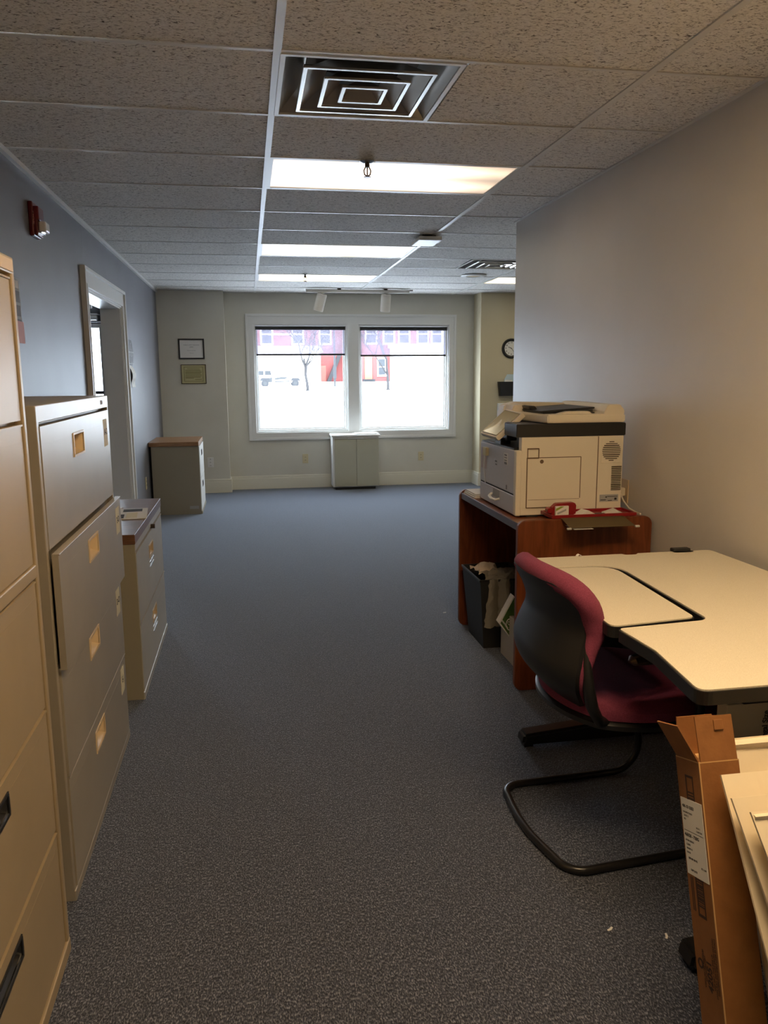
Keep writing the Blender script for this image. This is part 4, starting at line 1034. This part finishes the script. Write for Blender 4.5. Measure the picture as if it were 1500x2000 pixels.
# padded front with a fat rim that stands proud of the shell at the top and both sides
def cush(u, v):
    return back_pt(u, v, .478, .838, .012, 1.02)
def cth(u, v):
    e = max(0, (1-abs(2*u-1)**8)*(1-abs(2*v-1)**12)); return (.012+.040*e**.5, 0, 0)
bc = part('back_cushion', MB().grid(cush, 24, 30, cth), 'maroon', t, local=True, smooth=True)
roll = []; rr = []; NR = 60
for k in range(NR+1):
    q_ = k/NR; zlo = .60
    if q_ < .36: z_ = zlo+(.765-zlo)*q_/.36; y_ = -(smooth_lerp(BWD, z_)-.004)
    elif q_ > .64: z_ = zlo+(.765-zlo)*(1-q_)/.36; y_ = (smooth_lerp(BWD, z_)-.004)
    else:
        a_ = PI*(q_-.36)/.28; c_ = math.cos(a_); y_ = -math.copysign(abs(c_)**.55, c_)*.199; z_ = .765+.066*math.sin(a_)**.7
    roll.append((bx(z_)+.034+.045*(abs(y_)/.22)**2, y_, z_)); rr.append(.012+.020*min(1, min(k, NR-k)/14))
part('cushion_rim', MB().tube(roll, rr, 12), 'maroon', bc, local=True, smooth=True)
def seat_fn(z0, th, sx, sy, cx, dip=0):
    def f(u, v):
        a = u*2-1; b = v*2-1
        x = a*math.sqrt(max(0, 1-b*b/2.35)); y = b*math.sqrt(max(0, 1-a*a/2.35))
        return (cx+x*sx, y*sy, z0-.035*max(0, a)**3)
    def t_(u, v):
        a = abs(u*2-1); b = abs(v*2-1); e = (1-a**6)*(1-b**6); return (0, 0, th*(.45+.55*max(e, 0)**.5)-dip*(1-b*b)*(1-a*a))
    return f, t_
f_, t_ = seat_fn(.440, .055, .255, .262, .055, .006)
part('seat_cushion', MB().grid(f_, 24, 24, t_), 'maroon', t, local=True, smooth=True)
f_, t_ = seat_fn(.415, .03, .262, .268, .053)
part('seat_pan', MB().grid(f_, 24, 24, t_), 'black', t, local=True, smooth=True)
for sy in (1, -1):
    part('back_support', MB().tube([(-.190, sy*.20, .66), (-.195, sy*.215, .61), (-.190, sy*.222, .55), (-.175, sy*.218, .49), (-.145, sy*.205, .44), (-.06, sy*.18, .415)], [.010, .017, .020, .021, .020, .014], 12, flat=.8), 'black', t, local=True, smooth=True)
    part('armrest_post', MB().tube([(.10, sy*.22, .412), (.12, sy*.285, .42), (.11, sy*.30, .50), (.07, sy*.30, .60), (.03, sy*.30, .635)], .013, 10), 'black_metal', t, local=True, smooth=True)
    part('armrest_pad', MB().tube([(-.115, sy*.30, .645), (-.105, sy*.30, .648), (-.06, sy*.30, .652), (.05, sy*.30, .652), (.115, sy*.30, .646), (.125, sy*.30, .643)], [.008, .022, .028, .028, .020, .008], 14, flat=.6), 'bronze', t, local=True, smooth=True)

# ------------------------------------------------------------------ open kraft carton leaning at the lower right
ang = math.radians(-17.2)
# local: x along +x, y depth, z up ; pivot on the far bottom edge
t = thing('kraft_carton', 'tall narrow brown carton with open flaps and a white shipping label leaning by the desk', 'carton', (.732, -1.394, .004), (ang, 0, 0))
wC, dC, hC, th = .086, .088, .638, .003
mb = MB().box(0, th, -dC, 0, 0, hC).box(wC-th, wC, -dC, 0, 0, hC).box(0, wC, -dC, -dC+th, 0, hC).box(0, wC, -th, 0, 0, hC).box(0, wC, -dC, 0, 0, th)
part('walls', mb, 'kraft', t, local=True)
Rf = Matrix.Translation((0, 0, hC)) @ Matrix.Rotation(math.radians(-27), 4, 'Y')
part('flap', MB().box(0, th, -dC+.002, -.004, 0, .082, 0, Rf), 'kraft', t, local=True)
Rf = Matrix.Translation((0, -dC, hC)) @ Matrix.Rotation(math.radians(-4), 4, 'X')
fl = part('flap', MB().box(.004, wC-.002, 0, th, 0, .088, 0, Rf), 'kraft', t, local=True)
part('tab', MB().box(.042, .062, -.003, 0, .060, .080, .001, Rf), 'kraft', fl, local=True)
Rf = Matrix.Translation((0, 0, hC)) @ Matrix.Rotation(math.radians(6), 4, 'X')
part('flap', MB().box(.004, wC-.002, -th, 0, 0, .080, 0, Rf), 'kraft', t, local=True)
part('crease', MB().box(-.0004, wC+.0004, -dC-.0004, .0004, hC-.0015, hC+.0004).box(-.0008, .001, -dC-.0008, -dC+.001, 0, hC), mat('pale_kraft_edge', (.55, .33, .14), .8), t, local=True)
def F(y, z_, xd=(0, -1, 0), yd=(0, 0, 1), off=-.0012): return frame_mx((off, y, z_), xd, yd)
mb = MB(); part('shipping_label', mb.box(-.0012, 0, -dC+.006, -.004, .405, .556), 'paper', t, local=True)
mb = MB()
for (s, y, z_, sz, bd) in (('486 03 0303', -.030, .540, .0085, 1), ('HAGERSTOWN', -.026, .528, .005, 0), ('SUITE 2', -.020, .521, .005, 0), ('MD', -.014, .514, .005, 0), ('BOX 1', -.062, .505, .005, 0), ('CARTON', -.064, .498, .005, 0),
                           ('468/50 - 720G', -.034, .483, .009, 1), ('ATTN OFFICE', -.024, .472, .005, 0), ('CLERK', -.018, .464, .005, 0), ('ROOM 12', -.021, .456, .005, 0), ('DOCK', -.016, .448, .005, 0), ('REF 00 184 92', -.030, .437, .0055, 1), ('PO 1184', -.068, .428, .005, 0), ('SHIP DATE', -.030, .415, .005, 1)):
    text_mb(mb, s, sz, F(y, z_, off=-.0014), .0002, bool(bd))
mb.box(-.0015, -.0012, -dC+.010, -.008, .4915, .4922)
part('label_print', mb, 'ink', t, local=True)
mb = MB()
def R4(y0, y1, z0, z1): mb.box(-.0006, 0, y0, y1, z0, z1)
_ink = mat('brown_black_ink', (.05, .022, .012), .8)
R4(-.058, -.055, .556, .605); R4(-.033, -.030, .556, .605); R4(-.058, -.030, .601, .605)
for k in range(3): R4(-.055, -.033, .558+k*.006, .561+k*.006)
part('barcode', mb, _ink, t, local=True); mb = MB()
R4(-.058, -.055, .330, .405); R4(-.033, -.030, .330, .405); R4(-.058, -.030, .330, .335); R4(-.058, -.030, .350, .3515)
for k in range(12): R4(-.055, -.033, .354+k*.0042, .354+k*.0042+(.0012, .0022, .003)[k % 3])
part('barcode', mb, _ink, t, local=True); mb = MB()
mb.lathe([(.010, 0), (.006, 0), (.006, .0006), (.010, .0006)], (0, 0, 0), 20, F(-.018, .235, off=-.0002))
part('recycling_mark', mb, _ink, t, local=True); mb = MB()
for y, z_, s, sz in ((-.030, .230, 'CORRUGATED RECYCLES', .0062), (-.036, .232, 'BOX MAKERS CERT.', .0055)): text_mb(mb, s, sz, F(y, z_, (0, 0, 1), (0, 1, 0), -.0006), .0002)
text_mb(mb, '42051', .024, F(-.050, .222, (0, 0, 1), (0, 1, 0), -.0006), .0002, True)
for y, z_, s in ((-.064, .235, 'KEEP DRY  THIS SIDE UP'), (-.071, .245, 'STORE FLAT  DO NOT CRUSH CARTON'), (-.078, .250, 'GREASEPROOF SHELF LINER 24 ROLLS')): text_mb(mb, s, .0062, F(y, z_, (0, 0, 1), (0, 1, 0), -.0006), .0002)
for y, z_ in ((-.014, .372), (-.020, .372)): mb.box(-.0005, 0, y, y+.0025, .335, .40)
part('printing', mb, _ink, t, local=True)

# white legal-size carton standing behind
t = thing('file_box', 'white legal-size file box standing upright under the near end of the desk', 'box', (1.15, -.83, 0))
part('box', MB().box(.978, 1.335, -1.005, -.965, .0, .62, .002), mat('white_file_box_board', (.56, .46, .32), .7), t)
mb = MB(); text_mb(mb, '/Legal Size', .020, frame_mx((1.082, -1.006, .556), (0, 0, 1), (-1, 0, 0)), .0003, True)
part('lettering', mb, 'ink', t)

# flattened cream corrugated sheets leaning at the right edge
def board(y_top, z_top, x0, x1, lean, label, sag=.004, th=.005, skew=0.0, m='corr', fold=None):
    a = math.radians(lean); L_ = (z_top-.006)/math.cos(a)
    yb_ = y_top-math.sin(a)*L_
    t = thing('cardboard_sheet', label, 'cardboard', ((x0+x1)/2, yb_, .006), (-a, 0, 0), group=None)
    cx_ = (x1-x0)/2
    def f(u, v): return (-cx_+2*cx_*u+skew*(1-v), sag*math.sin(v*PI*1.5)*(1-u)+.002*math.sin(u*9), L_*v)
    part('sheet', MB().grid(f, 10, 14, lambda u, v: (0, th, 0)), m, t, local=True)
    if fold: part('folded_edge', MB().grid(lambda u, v: (-cx_+.004+2*cx_*u, -.001-.010*math.sin(v*PI), L_-fold*v-.002), 8, 4, lambda u, v: (0, .002, 0)), m, t, local=True)
    return t
board(-1.205, .640, .845, 1.50, 24, 'rearmost cream cardboard sheet, top edge just under the white file box', fold=.022)
board(-1.24, .575, .842, 1.50, 24, 'second cream cardboard sheet from the back, its top edge just below the rearmost one', fold=.018)
board(-1.322, .628, .758, 1.50, 32, 'widest cream cardboard sheet, reaching furthest left in front of the brown carton', skew=.02)
board(-1.372, .608, .746, 1.50, 31, 'cream cardboard sheet bowed away from the widest one, second from the front', sag=.010, skew=.10)
board(-1.42, .606, .756, 1.50, 33, 'front cream cardboard sheet with a folded top edge, smallest of the leaning stack', fold=.014, sag=.006, skew=.10)

# scraps on the carpet
for x, y, a, lab in ((.740, -.936, .5, 'tiny white paper scrap on the carpet in front of the chair'), (.985, 1.80, .2, 'tiny white speck of paper on the carpet beyond the oak table'), (.868, -.985, 1.1, 'tiny white paper scrap on the carpet beside the brown carton')):
    R = Matrix.Translation((x, y, .001)) @ Matrix.Rotation(a, 4, 'Z')
    tag(part('paper_scrap', MB().prism([(-.010, -.002), (.0, -.004), (.010, -.001), (.009, .004), (-.001, .002), (-.009, .003)], 'z', 0, .0012, 0, R), 'paper'), lab, 'paper scrap')

# ------------------------------------------------------------------ outside: snowy street
mb = MB()
mb.grid(lambda u, v: (-70+180*u, 7.6+v*150, (-.15 if v*150+7.6 < 55 else -.15+.65*min(1, (v*150+7.6-55)/38))), 4, 60)
struct('ground', mb, 'snow')
def extwin(par, x, z, w_, h_, y):
    fr = part('window_frame', MB().box(x-w_/2-.18, x+w_/2+.18, y-.12, y, z-.2, z+h_+.25), 'snow', par)
    part('glass', MB().box(x-w_/2, x+w_/2, y-.16, y-.12, z, z+h_*.47).box(x-w_/2, x+w_/2, y-.16, y-.12, z+h_*.53, z+h_), 'steel_window', fr)
BY = 95
t = thing('brick_building', 'red brick row house across the street behind the right window, with white-framed windows', 'building', (20, BY, .3))
part('wall', MB().box(12.6, 30, BY, BY+9, .3, 11), 'brick', t)
for x in (14.9, 17.1, 19.0, 21.35, 23.1, 26, 28): extwin(t, x, 5.15, 1.15, 2.1, BY)
extwin(t, 16.2, 1.3, .8, 1.9, BY)
part('door', MB().box(14.1, 15.0, BY-.1, BY, .8, 3.6), mat('orange_red_door', (.55, .13, .06), .6), t)
part('steps', MB().box(13.8, 15.2, BY-1.2, BY, .3, .8).box(13.7, 15.0, BY-1.9, BY-1.2, .3, .55), 'asph', t)
part('porch', MB().box(17.2, 30, BY-2.5, BY-.2, .3, 4.6).prism([(BY-3, 4.5), (BY, 4.5), (BY, 5.0)], 'x', 17.0, 30.2), 'snow', t)
t = thing('brick_building', 'red brick house with a snow-covered porch across the street behind the left window', 'building', (3, BY+3, .3))
part('wall', MB().box(-14, 12.2, BY+3, BY+12, .3, 11), 'brick', t)
for x in (-4, -.5, 2.4, 6.2, 9.6): extwin(t, x, 5.2, 1.2, 2.2, BY+3)
part('porch', MB().box(-6, 8.6, BY-1, BY+2.8, .3, 4.1).prism([(BY-1.5, 4.0), (BY+3, 4.0), (BY+3, 4.9)], 'x', -6.4, 8.9), 'snow', t)
part('stair', MB().prism([(9.6, .4), (10.1, .4), (11.6, 3.9), (11.1, 3.9)], 'y', BY+2.2, BY+2.6), 'asph', t)
part('red_door', MB().box(8.95, 9.6, BY+2.8, BY+3, .5, 2.5), mat('red_painted_door', (.5, .06, .04), .6), t)
part('cornice', MB().box(2.6, 7, BY+2.8, BY+3, 6.9, 7.3).box(2.6, 7, BY+2.8, BY+3, 6.2, 6.4), 'snow', t)

# pickup truck
TY = 80
t = thing('pickup_truck', 'snow-dusted silver pickup truck parked across the street behind the left window', 'truck', (3, TY, .2))
g0 = .18
part('body', MB().prism([(.2, g0+.45), (.3, g0+1.05), (1.0, g0+1.1), (5.35, g0+1.1), (5.4, g0+.5), (5.1, g0+.42), (.4, g0+.42)], 'y', TY-.9, TY+.9, .05), 'snow', t)
part('side_trim', MB().prism([(1.9, g0+.45), (1.9, g0+.85), (2.35, g0+1.0), (2.35, g0+.5)], 'y', TY-.93, TY-.9).prism([(2.6, g0+.9), (3.4, g0+1.02), (4.0, g0+.95), (3.6, g0+.78), (2.6, g0+.72), (2.6, g0+.58), (4.1, g0+.62), (4.1, g0+.5), (2.6, g0+.48)], 'y', TY-.93, TY-.9), 'truck', t)
part('cab', MB().prism([(.55, g0+1.1), (.85, g0+1.75), (2.35, g0+1.78), (2.5, g0+1.1)], 'y', TY-.8, TY+.8, .04), 'snow', t)
part('side_window', MB().prism([(.85, g0+1.2), (1.05, g0+1.62), (1.5, g0+1.62), (1.5, g0+1.2)], 'y', TY-.83, TY-.79).prism([(1.65, g0+1.2), (1.65, g0+1.62), (2.2, g0+1.62), (2.3, g0+1.2)], 'y', TY-.83, TY-.79), 'asph', t)
part('wheel_arches', MB().prism([(1.1, g0+.62), (1.25, g0+.9), (2.0, g0+.9), (2.15, g0+.62)], 'y', TY-.95, TY-.88).prism([(4.2, g0+.62), (4.35, g0+.9), (5.0, g0+.9), (5.2, g0+.62)], 'y', TY-.95, TY-.88), 'tyre', t)
part('snow_load', MB().box(2.7, 5.3, TY-.8, TY+.8, g0+1.08, g0+1.25, .08), 'snow', t)
for x in (1.62, 4.66):
    for y in (TY-.85, TY+.85):
        wh = part('wheel', MB().cyl((x, y, g0+.36), .37, .22, 'y', 24), 'tyre', t)
        part('hub_cap', MB().cyl((x, y-.12, g0+.36), .21, .03, 'y', 20), 'truck', wh)

# bare trees and pole
def tree(x, y, z0, h, seed, label, lean=0):
    r = random.Random(seed); mb = MB()
    def branch(p, d, L_, rad, depth):
        pts = [p]; q = p; dd = d.copy(); rad = max(rad, .017)
        n = 4
        for k in range(n):
            dd = (dd+Vector((r.uniform(-.16, .16), r.uniform(-.16, .16), r.uniform(-.05, .12)))).normalized(); q = q+dd*L_/n; pts.append(q)
        mb.tube(pts, [rad*(1-.45*k/n) for k in range(n+1)], 5 if depth < 3 else 4, caps=False)
        if depth == 0: return
        for k in range(3):
            i = r.choice((2, 3, 4)); a = r.uniform(0, 2*PI); sp = r.uniform(.45, .95)
            nd = (dd+Vector((math.cos(a)*sp, math.sin(a)*sp, r.uniform(-.1, .25)))).normalized()
            branch(pts[i], nd, L_*r.uniform(.62, .8), rad*.60, depth-1)
    branch(Vector((x, y, z0)), Vector((lean, 0, 1)).normalized(), h*.30, .14, 5)
    for k in range(3):
        a = r.uniform(0, 2*PI); mb.tube([(x, y, z0+.15), (x+.35*math.cos(a), y+.35*math.sin(a), z0)], [.1, .05], 5)
    return tag(part('bare_tree', mb, 'trunk'), label, 'tree')
tree(4.95, 66, -.05, 9.5, 4, 'bare tree in the snow behind the left window, right of the truck')
tree(11.9, 66, -.05, 9.0, 11, 'bare tree in the snow behind the right window')
t = thing('utility_pole', 'dark utility pole in the snow behind the right side of the left window', 'pole', (8.1, 78, 0))
part('pole', MB().cyl((8.35, 76, 3.6), .10, 7.4, n=10), 'asph', t)
part('meter_box', MB().box(8.2, 8.5, 75.8, 75.9, 1.0, 2.2), 'asph', t)
